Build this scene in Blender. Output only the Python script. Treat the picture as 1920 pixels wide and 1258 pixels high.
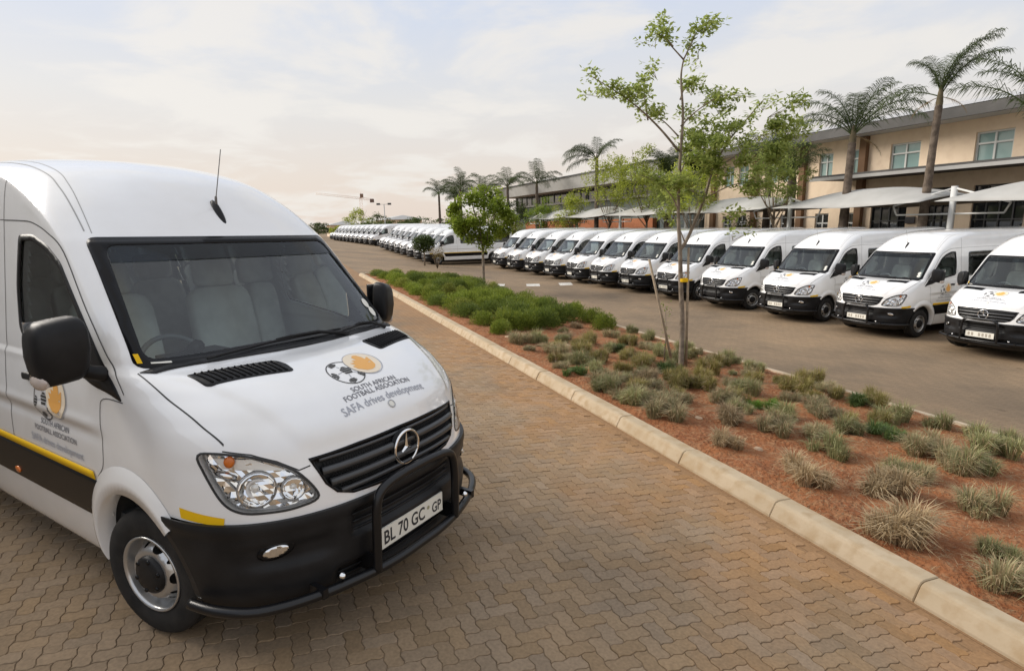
import bpy, bmesh, math, random
import numpy as np
from mathutils import Vector, Matrix
from mathutils.bvhtree import BVHTree
from mathutils.geometry import delaunay_2d_cdt

random.seed(7); rng = np.random.default_rng(11)
sc = bpy.context.scene
for o in list(bpy.data.objects): bpy.data.objects.remove(o)
rad = math.radians

# ------------------------------------------------------------------ camera
cd = bpy.data.cameras.new('camera'); cam = bpy.data.objects.new('camera', cd); sc.collection.objects.link(cam)
cd.sensor_width = 36.0; cd.lens = 19.855; cd.clip_start = 0.05; cd.clip_end = 6000
CAM_H = 2.1294; PITCH = rad(11.098); ROLL = rad(-1.236)
R0 = Vector((1, 0, 0)); U0 = Vector((0, math.sin(PITCH), math.cos(PITCH))); F0 = Vector((0, math.cos(PITCH), -math.sin(PITCH)))
RX = R0*math.cos(ROLL)+U0*math.sin(ROLL); UX = U0*math.cos(ROLL)-R0*math.sin(ROLL)
cam.matrix_world = Matrix(((RX.x, UX.x, -F0.x, 0), (RX.y, UX.y, -F0.y, 0), (RX.z, UX.z, -F0.z, CAM_H), (0, 0, 0, 1)))
sc.camera = cam

# ------------------------------------------------------------------ world, sun, exposure
SUN_AZ = rad(-70); SUN_EL = rad(30)          # azimuth measured from +Y towards +X
w = bpy.data.worlds.new("World"); sc.world = w; w.use_nodes = True
nt = w.node_tree; nt.nodes.clear()
def N(nt, typ, **k):
    n = nt.nodes.new(typ)
    for a, b in k.items():
        if a.startswith('i_'):
            n.inputs[a[2:].replace('_', ' ')].default_value = b
        else: setattr(n, a, b)
    return n
out = N(nt, 'ShaderNodeOutputWorld'); bg = N(nt, 'ShaderNodeBackground'); bg.inputs['Strength'].default_value = 0.1
sky = N(nt, 'ShaderNodeTexSky', sky_type='NISHITA', sun_disc=False, sun_elevation=SUN_EL, sun_rotation=SUN_AZ, air_density=1.0, dust_density=3.0, ozone_density=1.0)
tc = N(nt, 'ShaderNodeTexCoord'); sep = N(nt, 'ShaderNodeSeparateXYZ'); nt.links.new(tc.outputs['Generated'], sep.inputs[0])
# flatten direction on to a cloud deck: (x,y)/(z+.12)
za = N(nt, 'ShaderNodeMath', operation='ADD'); za.inputs[1].default_value = 0.16; nt.links.new(sep.outputs['Z'], za.inputs[0])
zm = N(nt, 'ShaderNodeMath', operation='MAXIMUM'); zm.inputs[1].default_value = 0.05; nt.links.new(za.outputs[0], zm.inputs[0])
dx = N(nt, 'ShaderNodeMath', operation='DIVIDE'); dy = N(nt, 'ShaderNodeMath', operation='DIVIDE')
nt.links.new(sep.outputs['X'], dx.inputs[0]); nt.links.new(zm.outputs[0], dx.inputs[1]); nt.links.new(sep.outputs['Y'], dy.inputs[0]); nt.links.new(zm.outputs[0], dy.inputs[1])
cmb = N(nt, 'ShaderNodeCombineXYZ'); nt.links.new(dx.outputs[0], cmb.inputs[0]); nt.links.new(dy.outputs[0], cmb.inputs[1])
noi = N(nt, 'ShaderNodeTexNoise'); noi.inputs['Scale'].default_value = 1.35; noi.inputs['Detail'].default_value = 9; noi.inputs['Roughness'].default_value = .55; noi.inputs['Distortion'].default_value = .35
nt.links.new(cmb.outputs[0], noi.inputs['Vector'])
def ramp(nt, stops, interp='EASE'):
    r = nt.nodes.new('ShaderNodeValToRGB'); r.color_ramp.interpolation = interp
    e = r.color_ramp.elements
    while len(e) < len(stops): e.new(.5)
    for el, (p, c) in zip(e, stops): el.position = p; el.color = (*c, 1) if len(c) == 3 else c
    return r
# thin haze colour: warm at the horizon, pale blue-grey overhead
elev = ramp(nt, [(0.0, (6.7, 5.7, 5.0)), (0.08, (6.7, 6.0, 5.4)), (0.19, (6.4, 6.3, 6.2)), (0.33, (5.4, 5.9, 6.9)), (1.0, (6.7, 7.05, 7.8))], 'LINEAR')
nt.links.new(sep.outputs['Z'], elev.inputs[0])
cl = ramp(nt, [(0.45, (0, 0, 0)), (0.60, (1, 1, 1))]); nt.links.new(noi.outputs['Fac'], cl.inputs[0])
mixc = N(nt, 'ShaderNodeMix', data_type='RGBA'); mixc.inputs['B'].default_value = (7.2, 6.9, 6.5, 1)
mf = N(nt, 'ShaderNodeMath', operation='MULTIPLY'); mf.inputs[1].default_value = .85; nt.links.new(cl.outputs[0], mf.inputs[0])
nt.links.new(mf.outputs[0], mixc.inputs['Factor']); nt.links.new(elev.outputs[0], mixc.inputs['A'])
mixs = N(nt, 'ShaderNodeMix', data_type='RGBA'); mixs.inputs['Factor'].default_value = .93
nt.links.new(sky.outputs[0], mixs.inputs['A']); nt.links.new(mixc.outputs['Result'], mixs.inputs['B'])
nt.links.new(mixs.outputs['Result'], bg.inputs['Color']); nt.links.new(bg.outputs[0], out.inputs[0])
sd = bpy.data.lights.new('sun', 'SUN'); so = bpy.data.objects.new('sun', sd); sc.collection.objects.link(so)
sd.energy = 2.9; sd.angle = rad(30); sd.color = (1.0, .93, .84)
sdir = Vector((math.sin(SUN_AZ)*math.cos(SUN_EL), math.cos(SUN_AZ)*math.cos(SUN_EL), math.sin(SUN_EL)))
so.rotation_euler = sdir.to_track_quat('Z', 'Y').to_euler(); so.location = (-30, 30, 40)
vs = sc.view_settings; vs.view_transform = 'Standard'; vs.look = 'None'; vs.gamma = 1; vs.use_curve_mapping = False; vs.exposure = 0.34
sc.render.engine = 'CYCLES'

# ------------------------------------------------------------------ helpers
COL = sc.collection
def mesh(name, v, f, smooth=True):
    me = bpy.data.meshes.new(name); me.from_pydata([tuple(map(float, p)) for p in v], [], [tuple(int(i) for i in q) for q in f]); me.update()
    if smooth: me.polygons.foreach_set('use_smooth', [True]*len(me.polygons))
    return me
def obj(name, v, f, m, parent=None, smooth=True):
    me = v if isinstance(v, bpy.types.Mesh) else mesh(name, v, f, smooth)
    if m is not None and len(me.materials) == 0: me.materials.append(m)
    o = bpy.data.objects.new(name, me); COL.objects.link(o)
    if parent is not None: o.parent = parent
    return o
def empty(name, loc=(0, 0, 0), rz=0):
    o = bpy.data.objects.new(name, None); o.empty_display_size = .2; COL.objects.link(o); o.location = loc; o.rotation_euler = (0, 0, rz); return o
def tag(o, label=None, cat=None, group=None, kind=None):
    if label: o['label'] = label
    if cat: o['category'] = cat
    if group: o['group'] = group
    if kind: o['kind'] = kind
    return o
def kids(o): return [c for c in bpy.data.objects if c.parent == o]
def copy_tree(o, parent=None, skip=(), ch=None):
    if ch is None:
        ch = {}
        for c in bpy.data.objects:
            if c.parent: ch.setdefault(c.parent.name, []).append(c)
    c = o.copy(); COL.objects.link(c); c.parent = parent
    for k in ch.get(o.name, []):
        if k.name.split('.')[0] in skip: continue
        copy_tree(k, c, skip, ch)
    return c
class MB:
    """collects pieces of one mesh"""
    def __init__(s): s.v = []; s.f = []
    def add(s, v, f):
        n = len(s.v); s.v += [tuple(p) for p in v]; s.f += [tuple(i+n for i in q) for q in f]; return s
    def box(s, c, d, rz=0, bev=0):
        x, y, z = [k/2 for k in d]; cs, sn = math.cos(rz), math.sin(rz)
        P = []
        for sz in (-1, 1):
            for sx, sy in ((-1, -1), (1, -1), (1, 1), (-1, 1)):
                a, b = sx*x, sy*y; P.append((c[0]+a*cs-b*sn, c[1]+a*sn+b*cs, c[2]+sz*z))
        return s.add(P, [(0, 3, 2, 1), (4, 5, 6, 7), (0, 1, 5, 4), (1, 2, 6, 5), (2, 3, 7, 6), (3, 0, 4, 7)])
    def tube(s, pts, r, n=8, caps=True):
        v, f = tube(pts, r, n, caps); return s.add(v, f)
    def obj(s, name, m, parent=None, smooth=True): return obj(name, s.v, s.f, m, parent, smooth)
def tube(pts, r, n=8, caps=True):
    P = [Vector(p) for p in pts]; rs = r if isinstance(r, (list, tuple)) else [r]*len(P)
    v = []; f = []; up = None
    for i, p in enumerate(P):
        d = (P[min(i+1, len(P)-1)]-P[max(i-1, 0)]).normalized()
        if up is None: up = Vector((0, 0, 1)) if abs(d.z) < .9 else Vector((1, 0, 0))
        a = d.cross(up).normalized(); b = a.cross(d).normalized(); up = b
        for k in range(n):
            t = 2*math.pi*k/n; v.append(p+a*(rs[i]*math.cos(t))+b*(rs[i]*math.sin(t)))
    for i in range(len(P)-1):
        for k in range(n): f.append((i*n+k, i*n+(k+1) % n, (i+1)*n+(k+1) % n, (i+1)*n+k))
    if caps: f.append(tuple(range(n-1, -1, -1))); f.append(tuple((len(P)-1)*n+k for k in range(n)))
    return v, f
def smooth_path(pts, k=6):
    P = [Vector(p) for p in pts]; out = []
    for i in range(len(P)-1):
        p0 = P[max(i-1, 0)]; p1 = P[i]; p2 = P[i+1]; p3 = P[min(i+2, len(P)-1)]
        for j in range(k):
            t = j/k; out.append(.5*((2*p1)+(p2-p0)*t+(2*p0-5*p1+4*p2-p3)*t*t+(3*p1-p0-3*p2+p3)*t**3))
    out.append(P[-1]); return out
def lathe(prof, n=32, axis='y', closed=False):
    """prof [(r, a)] revolved about axis"""
    v = []; f = []; m = len(prof)
    for k in range(n):
        t = 2*math.pi*k/n
        for r, a in prof:
            if axis == 'y': v.append((r*math.cos(t), a, r*math.sin(t)))
            elif axis == 'x': v.append((a, r*math.cos(t), r*math.sin(t)))
            else: v.append((r*math.cos(t), r*math.sin(t), a))
    for k in range(n):
        for i in range(m-1 if not closed else m):
            j = (i+1) % m; f.append((k*m+i, k*m+j, ((k+1) % n)*m+j, ((k+1) % n)*m+i))
    return v, f
def inside(p, poly):
    x, y = p; c = False; n = len(poly); j = n-1
    for i in range(n):
        xi, yi = poly[i]; xj, yj = poly[j]
        if (yi > y) != (yj > y) and x < (xj-xi)*(y-yi)/(yj-yi)+xi: c = not c
        j = i
    return c
def inside_np(P, poly):
    x, y = P[..., 0], P[..., 1]; c = np.zeros(x.shape, bool); n = len(poly); j = n-1
    for i in range(n):
        xi, yi = poly[i]; xj, yj = poly[j]
        with np.errstate(divide='ignore', invalid='ignore'):
            t = ((yi > y) != (yj > y)) & (x < (xj-xi)*(y-yi)/(yj-yi+1e-30)+xi)
        c ^= t; j = i
    return c
def resample(poly, step, closed=True):
    P = [Vector((p[0], p[1])) for p in poly]; out = []
    n = len(P)
    for i in range(n if closed else n-1):
        a, b = P[i], P[(i+1) % n]; k = max(1, int(round((b-a).length/step)))
        for j in range(k): out.append(a.lerp(b, j/k))
    if not closed: out.append(P[-1])
    return [(p.x, p.y) for p in out]
def round_poly(poly, r, k=4):
    out = []; n = len(poly)
    for i in range(n):
        p = Vector(poly[i][:2]); a = Vector(poly[i-1][:2]); b = Vector(poly[(i+1) % n][:2])
        da = (a-p); db = (b-p); ra = min(r, da.length*.45); rb = min(r, db.length*.45)
        s, e = p+da.normalized()*ra, p+db.normalized()*rb
        for j in range(k+1):
            t = j/k; q = s*(1-t)**2+p*2*t*(1-t)+e*t*t; out.append((q.x, q.y))
    return out
def inset(poly, d):
    """offset polygon inwards by d (any winding)"""
    n = len(poly); A = sum(poly[i][0]*poly[(i+1) % n][1]-poly[(i+1) % n][0]*poly[i][1] for i in range(n)); sg = 1 if A > 0 else -1
    out = []
    for i in range(n):
        p = Vector(poly[i]); a = (p-Vector(poly[i-1])).normalized(); b = (Vector(poly[(i+1) % n])-p).normalized()
        na = Vector((-a.y, a.x))*sg; nb = Vector((-b.y, b.x))*sg; m = (na+nb)
        if m.length < 1e-6: m = na
        m.normalize(); c = max(.35, m.dot(na)); q = p+m*(d/c); out.append((q.x, q.y))
    return out
def fill2d(outer, holes=(), step=.03):
    """triangulated filling of a 2-D outline with interior points"""
    loops = [resample(outer, step)]+[resample(h, step) for h in holes]
    V = []; E = []
    for L in loops:
        n = len(V); V += L; E += [(n+i, n+(i+1) % len(L)) for i in range(len(L))]
    xs = [p[0] for p in loops[0]]; ys = [p[1] for p in loops[0]]
    gx = np.arange(min(xs)+step*.5, max(xs), step); gy = np.arange(min(ys)+step*.5, max(ys), step)
    if len(gx) and len(gy):
        G = np.stack(np.meshgrid(gx, gy), -1).reshape(-1, 2)
        k = inside_np(G, loops[0])
        for h in loops[1:]: k &= ~inside_np(G, h)
        B = np.array(V)
        G = G[k]
        if len(G):
            dmin = np.sqrt(((G[:, None]-B[None])**2).sum(-1)).min(1); G = G[dmin > step*.45]
            V = V+[tuple(p) for p in G]
    r = delaunay_2d_cdt([Vector(p) for p in V], E, [], 0, 1e-6)
    vv = [(p.x, p.y) for p in r[0]]; ff = []
    for t in r[2]:
        c = (sum(vv[i][0] for i in t)/3, sum(vv[i][1] for i in t)/3)
        if inside(c, loops[0]) and not any(inside(c, h) for h in loops[1:]): ff.append(tuple(t))
    return vv, ff
def boundary(f):
    e = {}
    for t in f:
        for i in range(len(t)):
            a, b = t[i], t[(i+1) % len(t)]; e[(a, b)] = 1
    return [(a, b) for a, b in e if (b, a) not in e]

# ------------------------------------------------------------------ materials
MATS = {}
def mat(name, col=(.5, .5, .5), rough=.6, metal=0, spec=.5, coat=0, **k):
    if name in MATS: return MATS[name]
    m = bpy.data.materials.new(name); m.use_nodes = True; b = m.node_tree.nodes['Principled BSDF']
    b.inputs['Base Color'].default_value = (*col, 1); b.inputs['Roughness'].default_value = rough; b.inputs['Metallic'].default_value = metal
    b.inputs['Specular IOR Level'].default_value = spec; b.inputs['Coat Weight'].default_value = coat
    if coat: b.inputs['Coat Roughness'].default_value = .05
    MATS[name] = m; return m
def noise_mat(name, c1, c2, scale=5, rough=.8, detail=6, bump=0, bscale=None, pos=(.35, .65), c3=None, s3=40, obj_space=False, rnd=0, spec=.3, dist=.01):
    """two-tone procedural surface with optional second fine tone and bump"""
    if name in MATS: return MATS[name]
    m = mat(name, c1, rough, spec=spec); t = m.node_tree; b = t.nodes['Principled BSDF']
    if obj_space:
        tcn = N(t, 'ShaderNodeTexCoord'); vec = tcn.outputs['Object']
    else:
        g = N(t, 'ShaderNodeNewGeometry'); vec = g.outputs['Position']
    n = N(t, 'ShaderNodeTexNoise'); n.inputs['Scale'].default_value = scale; n.inputs['Detail'].default_value = detail; t.links.new(vec, n.inputs['Vector'])
    r = ramp(t, [(pos[0], c1), (pos[1], c2)], 'LINEAR'); t.links.new(n.outputs['Fac'], r.inputs[0]); col = r.outputs[0]
    if c3:
        n3 = N(t, 'ShaderNodeTexNoise'); n3.inputs['Scale'].default_value = s3; n3.inputs['Detail'].default_value = 4; t.links.new(vec, n3.inputs['Vector'])
        r3 = ramp(t, [(.45, (0, 0, 0)), (.7, (1, 1, 1))], 'LINEAR'); t.links.new(n3.outputs['Fac'], r3.inputs[0])
        mx = N(t, 'ShaderNodeMix', data_type='RGBA'); mx.inputs['B'].default_value = (*c3, 1); t.links.new(r3.outputs[0], mx.inputs['Factor']); t.links.new(col, mx.inputs['A']); col = mx.outputs['Result']
    if rnd:
        oi = N(t, 'ShaderNodeObjectInfo'); hs = N(t, 'ShaderNodeHueSaturation'); mr = N(t, 'ShaderNodeMapRange'); mr.inputs['To Min'].default_value = 1-rnd; mr.inputs['To Max'].default_value = 1+rnd
        t.links.new(oi.outputs['Random'], mr.inputs['Value']); t.links.new(mr.outputs[0], hs.inputs['Value']); t.links.new(col, hs.inputs['Color']); col = hs.outputs[0]
    t.links.new(col, b.inputs['Base Color'])
    if bump:
        nb = N(t, 'ShaderNodeTexNoise'); nb.inputs['Scale'].default_value = bscale or scale*8; nb.inputs['Detail'].default_value = 6; t.links.new(vec, nb.inputs['Vector'])
        bp = N(t, 'ShaderNodeBump'); bp.inputs['Strength'].default_value = bump; bp.inputs['Distance'].default_value = dist; t.links.new(nb.outputs['Fac'], bp.inputs['Height']); t.links.new(bp.outputs[0], b.inputs['Normal'])
    return m
def leaf_mat(name, c1, c2, trans=.35, rough=.55, scale=None):
    """leaf colour varying from leaf to leaf, some light coming through"""
    if name in MATS: return MATS[name]
    m = mat(name, c1, rough, spec=.25); t = m.node_tree; b = t.nodes['Principled BSDF']
    g = N(t, 'ShaderNodeNewGeometry'); r = ramp(t, [(0, c1), (1, c2)], 'LINEAR'); t.links.new(g.outputs['Random Per Island'], r.inputs[0])
    oi = N(t, 'ShaderNodeObjectInfo'); hs = N(t, 'ShaderNodeHueSaturation'); mr = N(t, 'ShaderNodeMapRange'); mr.inputs['To Min'].default_value = .78; mr.inputs['To Max'].default_value = 1.22
    t.links.new(oi.outputs['Random'], mr.inputs['Value']); t.links.new(mr.outputs[0], hs.inputs['Value']); t.links.new(r.outputs[0], hs.inputs['Color'])
    t.links.new(hs.outputs[0], b.inputs['Base Color'])
    tr = N(t, 'ShaderNodeBsdfTranslucent'); t.links.new(hs.outputs[0], tr.inputs['Color']); mx = N(t, 'ShaderNodeMixShader'); mx.inputs[0].default_value = trans
    o = [n for n in t.nodes if n.type == 'OUTPUT_MATERIAL'][0]
    t.links.new(b.outputs[0], mx.inputs[1]); t.links.new(tr.outputs[0], mx.inputs[2]); t.links.new(mx.outputs[0], o.inputs['Surface'])
    return m
def glass_mat(name, tint, ior=1.5, gain=1.0):
    if name in MATS: return MATS[name]
    m = bpy.data.materials.new(name); m.use_nodes = True; t = m.node_tree; t.nodes.clear()
    o = N(t, 'ShaderNodeOutputMaterial'); a = N(t, 'ShaderNodeBsdfTransparent'); a.inputs[0].default_value = (*tint, 1)
    gl = N(t, 'ShaderNodeBsdfGlossy'); gl.inputs['Roughness'].default_value = .0; gl.inputs['Color'].default_value = (gain, gain, gain, 1)
    fr = N(t, 'ShaderNodeFresnel'); fr.inputs['IOR'].default_value = ior; mx = N(t, 'ShaderNodeMixShader')
    t.links.new(fr.outputs[0], mx.inputs[0]); t.links.new(a.outputs[0], mx.inputs[1]); t.links.new(gl.outputs[0], mx.inputs[2]); t.links.new(mx.outputs[0], o.inputs['Surface'])
    MATS[name] = m; return m

# ------------------------------------------------------------------ site: t runs along the rows, d across them
AX = (-.37, .929); NX = (.929, .37)
def S(u): u = min(1., max(0., u)); return u*u*(3-2*u)
def td(t, d): return (t*AX[0]+d*NX[0], t*AX[1]+d*NX[1])
def to_td(x, y): return (x*AX[0]+y*AX[1], x*NX[0]+y*NX[1])
def g(x, y):
    t, d = to_td(x, y)
    return -.89*(S((d+1)/14.5)-S(1/14.5))+.7*S((t-28)/50)
def gtd(t, d): x, y = td(t, d); return g(x, y)
def P3(t, d, dz=0): x, y = td(t, d); return (x, y, g(x, y)+dz)
YAW_T = math.atan2(AX[1], AX[0])
# ------------------------------------------------------------------ ground
from mathutils import noise as mnoise
def paving_mat(name, mode):
    """concrete block paving: mode 'sheet' draws the joints, 'attr' / 'obj' tints separate blocks"""
    if name in MATS: return MATS[name]
    m = mat(name, (.3, .2, .12), .86, spec=.25); t = m.node_tree; b = t.nodes['Principled BSDF']; L = t.links.new
    ge = N(t, 'ShaderNodeNewGeometry'); pos = ge.outputs['Position']
    n1 = N(t, 'ShaderNodeTexNoise'); n1.inputs['Scale'].default_value = .55; n1.inputs['Detail'].default_value = 7; n1.inputs['Roughness'].default_value = .62; L(pos, n1.inputs['Vector'])
    r1 = ramp(t, [(.30, (.228, .166, .107)), (.50, (.290, .207, .129)), (.70, (.340, .236, .142))], 'LINEAR'); L(n1.outputs['Fac'], r1.inputs[0]); col = r1.outputs[0]
    # red soil washed off the bed on to the blocks beside the kerb
    dt = N(t, 'ShaderNodeVectorMath', operation='DOT_PRODUCT'); dt.inputs[1].default_value = (NX[0], NX[1], 0); L(pos, dt.inputs[0])
    n2 = N(t, 'ShaderNodeTexNoise'); n2.inputs['Scale'].default_value = 1.3; n2.inputs['Detail'].default_value = 6; L(pos, n2.inputs['Vector'])
    ad = N(t, 'ShaderNodeMath', operation='MULTIPLY_ADD'); ad.inputs[1].default_value = 3.2; L(n2.outputs['Fac'], ad.inputs[0]); L(dt.outputs['Value'], ad.inputs[2])
    mr = N(t, 'ShaderNodeMapRange', interpolation_type='SMOOTHSTEP'); mr.inputs['From Min'].default_value = 3.3; mr.inputs['From Max'].default_value = 4.9; mr.inputs['To Max'].default_value = .72; L(ad.outputs[0], mr.inputs['Value'])
    lt = N(t, 'ShaderNodeMath', operation='LESS_THAN'); lt.inputs[1].default_value = 3.6; L(dt.outputs['Value'], lt.inputs[0])
    mm = N(t, 'ShaderNodeMath', operation='MULTIPLY'); L(mr.outputs[0], mm.inputs[0]); L(lt.outputs[0], mm.inputs[1])
    mx = N(t, 'ShaderNodeMix', data_type='RGBA'); mx.inputs['B'].default_value = (.37, .205, .092, 1); L(mm.outputs[0], mx.inputs['Factor']); L(col, mx.inputs['A']); col = mx.outputs['Result']
    if mode != 'sheet':
        hs = N(t, 'ShaderNodeHueSaturation')
        if mode == 'attr':
            at = N(t, 'ShaderNodeAttribute', attribute_name='tint'); src = at.outputs['Fac']
        else:
            oi = N(t, 'ShaderNodeObjectInfo'); src = oi.outputs['Random']
        wn = N(t, 'ShaderNodeTexWhiteNoise', noise_dimensions='1D'); L(src, wn.inputs['W'])
        v = N(t, 'ShaderNodeMapRange'); v.inputs['To Min'].default_value = .89; v.inputs['To Max'].default_value = 1.07; L(src, v.inputs['Value']); L(v.outputs[0], hs.inputs['Value'])
        s = N(t, 'ShaderNodeMapRange'); s.inputs['To Min'].default_value = .90; s.inputs['To Max'].default_value = 1.08; L(wn.outputs['Value'], s.inputs['Value']); L(s.outputs[0], hs.inputs['Saturation'])
        L(col, hs.inputs['Color']); col = hs.outputs[0]
    else:
        mp = N(t, 'ShaderNodeMapping'); mp.inputs['Rotation'].default_value = (0, 0, -YAW_T); L(pos, mp.inputs['Vector'])
        bk = N(t, 'ShaderNodeTexBrick'); bk.inputs['Scale'].default_value = 1; bk.inputs['Brick Width'].default_value = .224; bk.inputs['Row Height'].default_value = .112; bk.inputs['Mortar Size'].default_value = .006; bk.inputs['Mortar Smooth'].default_value = .6
        bk.inputs['Color1'].default_value = (.92, .92, .92, 1); bk.inputs['Color2'].default_value = (1.08, 1.07, 1.05, 1); bk.inputs['Mortar'].default_value = (.62, .60, .57, 1); L(mp.outputs[0], bk.inputs['Vector'])
        mu = N(t, 'ShaderNodeMix', data_type='RGBA', blend_type='MULTIPLY'); mu.inputs['Factor'].default_value = .8; L(col, mu.inputs['A']); L(bk.outputs['Color'], mu.inputs['B']); col = mu.outputs['Result']
        # old tyre dust and darker damp patches of the traffic lanes
        n5 = N(t, 'ShaderNodeTexNoise'); n5.inputs['Scale'].default_value = .16; n5.inputs['Detail'].default_value = 5; L(pos, n5.inputs['Vector'])
        r5 = ramp(t, [(.35, (.74, .76, .80)), (.65, (.98, .98, .98))], 'LINEAR'); L(n5.outputs['Fac'], r5.inputs[0])
        m5 = N(t, 'ShaderNodeMix', data_type='RGBA', blend_type='MULTIPLY'); m5.inputs['Factor'].default_value = 1; L(col, m5.inputs['A']); L(r5.outputs[0], m5.inputs['B']); col = m5.outputs['Result']
    nf = N(t, 'ShaderNodeTexNoise'); nf.inputs['Scale'].default_value = 55; nf.inputs['Detail'].default_value = 5; L(pos, nf.inputs['Vector'])
    rf = ramp(t, [(.3, (.80, .80, .80)), (.7, (1.14, 1.14, 1.14))], 'LINEAR'); L(nf.outputs['Fac'], rf.inputs[0])
    mf_ = N(t, 'ShaderNodeMix', data_type='RGBA', blend_type='MULTIPLY'); mf_.inputs['Factor'].default_value = .8; L(col, mf_.inputs['A']); L(rf.outputs[0], mf_.inputs['B'])
    # scattered dark oil spots
    no = N(t, 'ShaderNodeTexVoronoi'); no.inputs['Scale'].default_value = 1.1; L(pos, no.inputs['Vector'])
    nd = N(t, 'ShaderNodeMath', operation='MULTIPLY_ADD'); nd.inputs[1].default_value = .18; L(nf.outputs['Fac'], nd.inputs[0]); L(no.outputs['Distance'], nd.inputs[2])
    ro = ramp(t, [(.10, (.55, .53, .52)), (.19, (1, 1, 1))], 'EASE'); L(nd.outputs[0], ro.inputs[0])
    mo = N(t, 'ShaderNodeMix', data_type='RGBA', blend_type='MULTIPLY'); mo.inputs['Factor'].default_value = .8; L(mf_.outputs['Result'], mo.inputs['A']); L(ro.outputs[0], mo.inputs['B'])
    L(mo.outputs['Result'], b.inputs['Base Color'])
    bp = N(t, 'ShaderNodeBump'); bp.inputs['Strength'].default_value = .35; bp.inputs['Distance'].default_value = .004; L(nf.outputs['Fac'], bp.inputs['Height']); L(bp.outputs[0], b.inputs['Normal'])
    return m
def axis_vals(segs):
    out = []
    for a, b, n in segs: out += list(np.linspace(a, b, n, endpoint=False))
    return out+[segs[-1][1]]
ts = axis_vals([(-3000, -200, 6), (-200, -20, 12), (-20, 80, 100), (80, 200, 30), (200, 4000, 10)])
ds = axis_vals([(-3000, -200, 6), (-200, -12, 14), (-12, 24, 72), (24, 200, 20), (200, 3000, 6)])
gv = []; gf = []
for t in ts:
    for d in ds:
        x, y = td(t, d); gv.append((x, y, g(x, y)-.0055))
nd_ = len(ds)
for i in range(len(ts)-1):
    for j in range(nd_-1): gf.append((i*nd_+j, i*nd_+j+1, (i+1)*nd_+j+1, (i+1)*nd_+j))
drive = tag(obj('driveway', gv, gf, paving_mat('paving_sheet', 'sheet')), kind='structure')

def project(p):
    v = Vector((p[0], p[1], p[2]-CAM_H)); z = v.dot(F0)
    if z < .05: return None
    f = 1058.94; return (960+f*v.dot(RX)/z, 629-f*v.dot(UX)/z, z)

# near van pose (needed to know which blocks it hides)
VAN_LOC = Vector((-1.455, 3.50, 0)); VAN_ROT = Matrix.Rotation(rad(-31.408), 3, 'Z') @ Matrix.Rotation(rad(.812), 3, 'Y') @ Matrix.Rotation(rad(-1.089), 3, 'X')

# zig-zag interlocking blocks laid in herringbone
U = .086
def warp(i, j):
    a = .072
    return ((i+a*math.sin(2*math.pi*j))*U, (j+a*math.sin(2*math.pi*i))*U)
def block_outline(w_, h_):
    pts = []
    for (x0, y0), (x1, y1) in (((0, 0), (w_, 0)), ((w_, 0), (w_, h_)), ((w_, h_), (0, h_)), ((0, h_), (0, 0))):
        n = int(max(abs(x1-x0), abs(y1-y0)))*4
        for k in range(n): pts.append(warp(x0+(x1-x0)*k/n, y0+(y1-y0)*k/n))
    c = warp(w_/2, h_/2); return [(p[0]-w_*U/2, p[1]-h_*U/2) for p in pts]
def block_mesh(w_, h_):
    o = block_outline(w_, h_); n = len(o); a = inset(o, .0042); b = inset(o, .0016)
    v = [(p[0], p[1], 0) for p in a]+[(p[0], p[1], -.003) for p in b]+[(p[0], p[1], -.02) for p in b]
    f = [tuple(range(n))]
    for k in range(n):
        q = (k+1) % n; f.append((k, n+k, n+q, q)); f.append((n+k, 2*n+k, 2*n+q, n+q))
    return v, f
BH, BV = block_mesh(2, 1), block_mesh(1, 2)
cells = []
for i in range(-180, 40):
    for j in range(-50, 200):
        m_ = (i-j) % 4
        if m_ == 0: kind, ci, cj = 0, i+1, j+.5
        elif m_ == 2: kind, ci, cj = 1, i+.5, j
        else: continue
        d = 3.385+ci*U; t = cj*U
        if d+(U if kind == 0 else U/2)*1.02 > 3.385: continue
        x, y = td(t, d)
        if y < .2 or math.hypot(x, y) > 11.8: continue
        z = g(x, y); p = project((x, y, z))
        if p is None or p[0] < -260 or p[0] > 2150 or p[1] > 1560: continue
        lv = VAN_ROT.transposed() @ (Vector((x, y, z))-VAN_LOC)
        hid = -6 < lv.x < .35 and abs(lv.y) < .85
        vis = (not hid) and -5 < p[0] < 1925 and p[1] < 1260
        # the van body hides what lies beyond it
        if vis and x < -1.5 and y > 3.2: vis = False
        cells.append((p[2] if vis else 1e3+p[2], kind, x, y, z))
cells.sort()
def slope_mat(x, y):
    e = .3; nx_ = -(g(x+e, y)-g(x-e, y))/(2*e); ny_ = -(g(x, y+e)-g(x, y-e))/(2*e)
    return Vector((0, 0, 1)).rotation_difference(Vector((nx_, ny_, 1)).normalized()).to_matrix()
PAV_ROT = Matrix(((NX[0], AX[0], 0), (NX[1], AX[1], 0), (0, 0, 1)))
pm = paving_mat('paving_block', 'obj'); pa = paving_mat('paving_block_far', 'attr')
bmesh_ = [mesh('paver', *BH, smooth=False), mesh('paver', *BV, smooth=False)]
for b_ in bmesh_: b_.materials.append(pm)
def paver_matrix(x, y, z):
    M = slope_mat(x, y) @ PAV_ROT
    M = M @ Matrix.Rotation(random.gauss(0, .009), 3, 'X') @ Matrix.Rotation(random.gauss(0, .009), 3, 'Y')
    M = M.to_4x4(); M.translation = (x, y, z+random.gauss(0, .0012)); return M
for c in cells[:300]:
    o = bpy.data.objects.new('paver', bmesh_[c[1]]); COL.objects.link(o); o.parent = drive; o.matrix_basis = paver_matrix(*c[2:])
vs_ = []; fs_ = []; tints = []
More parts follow.
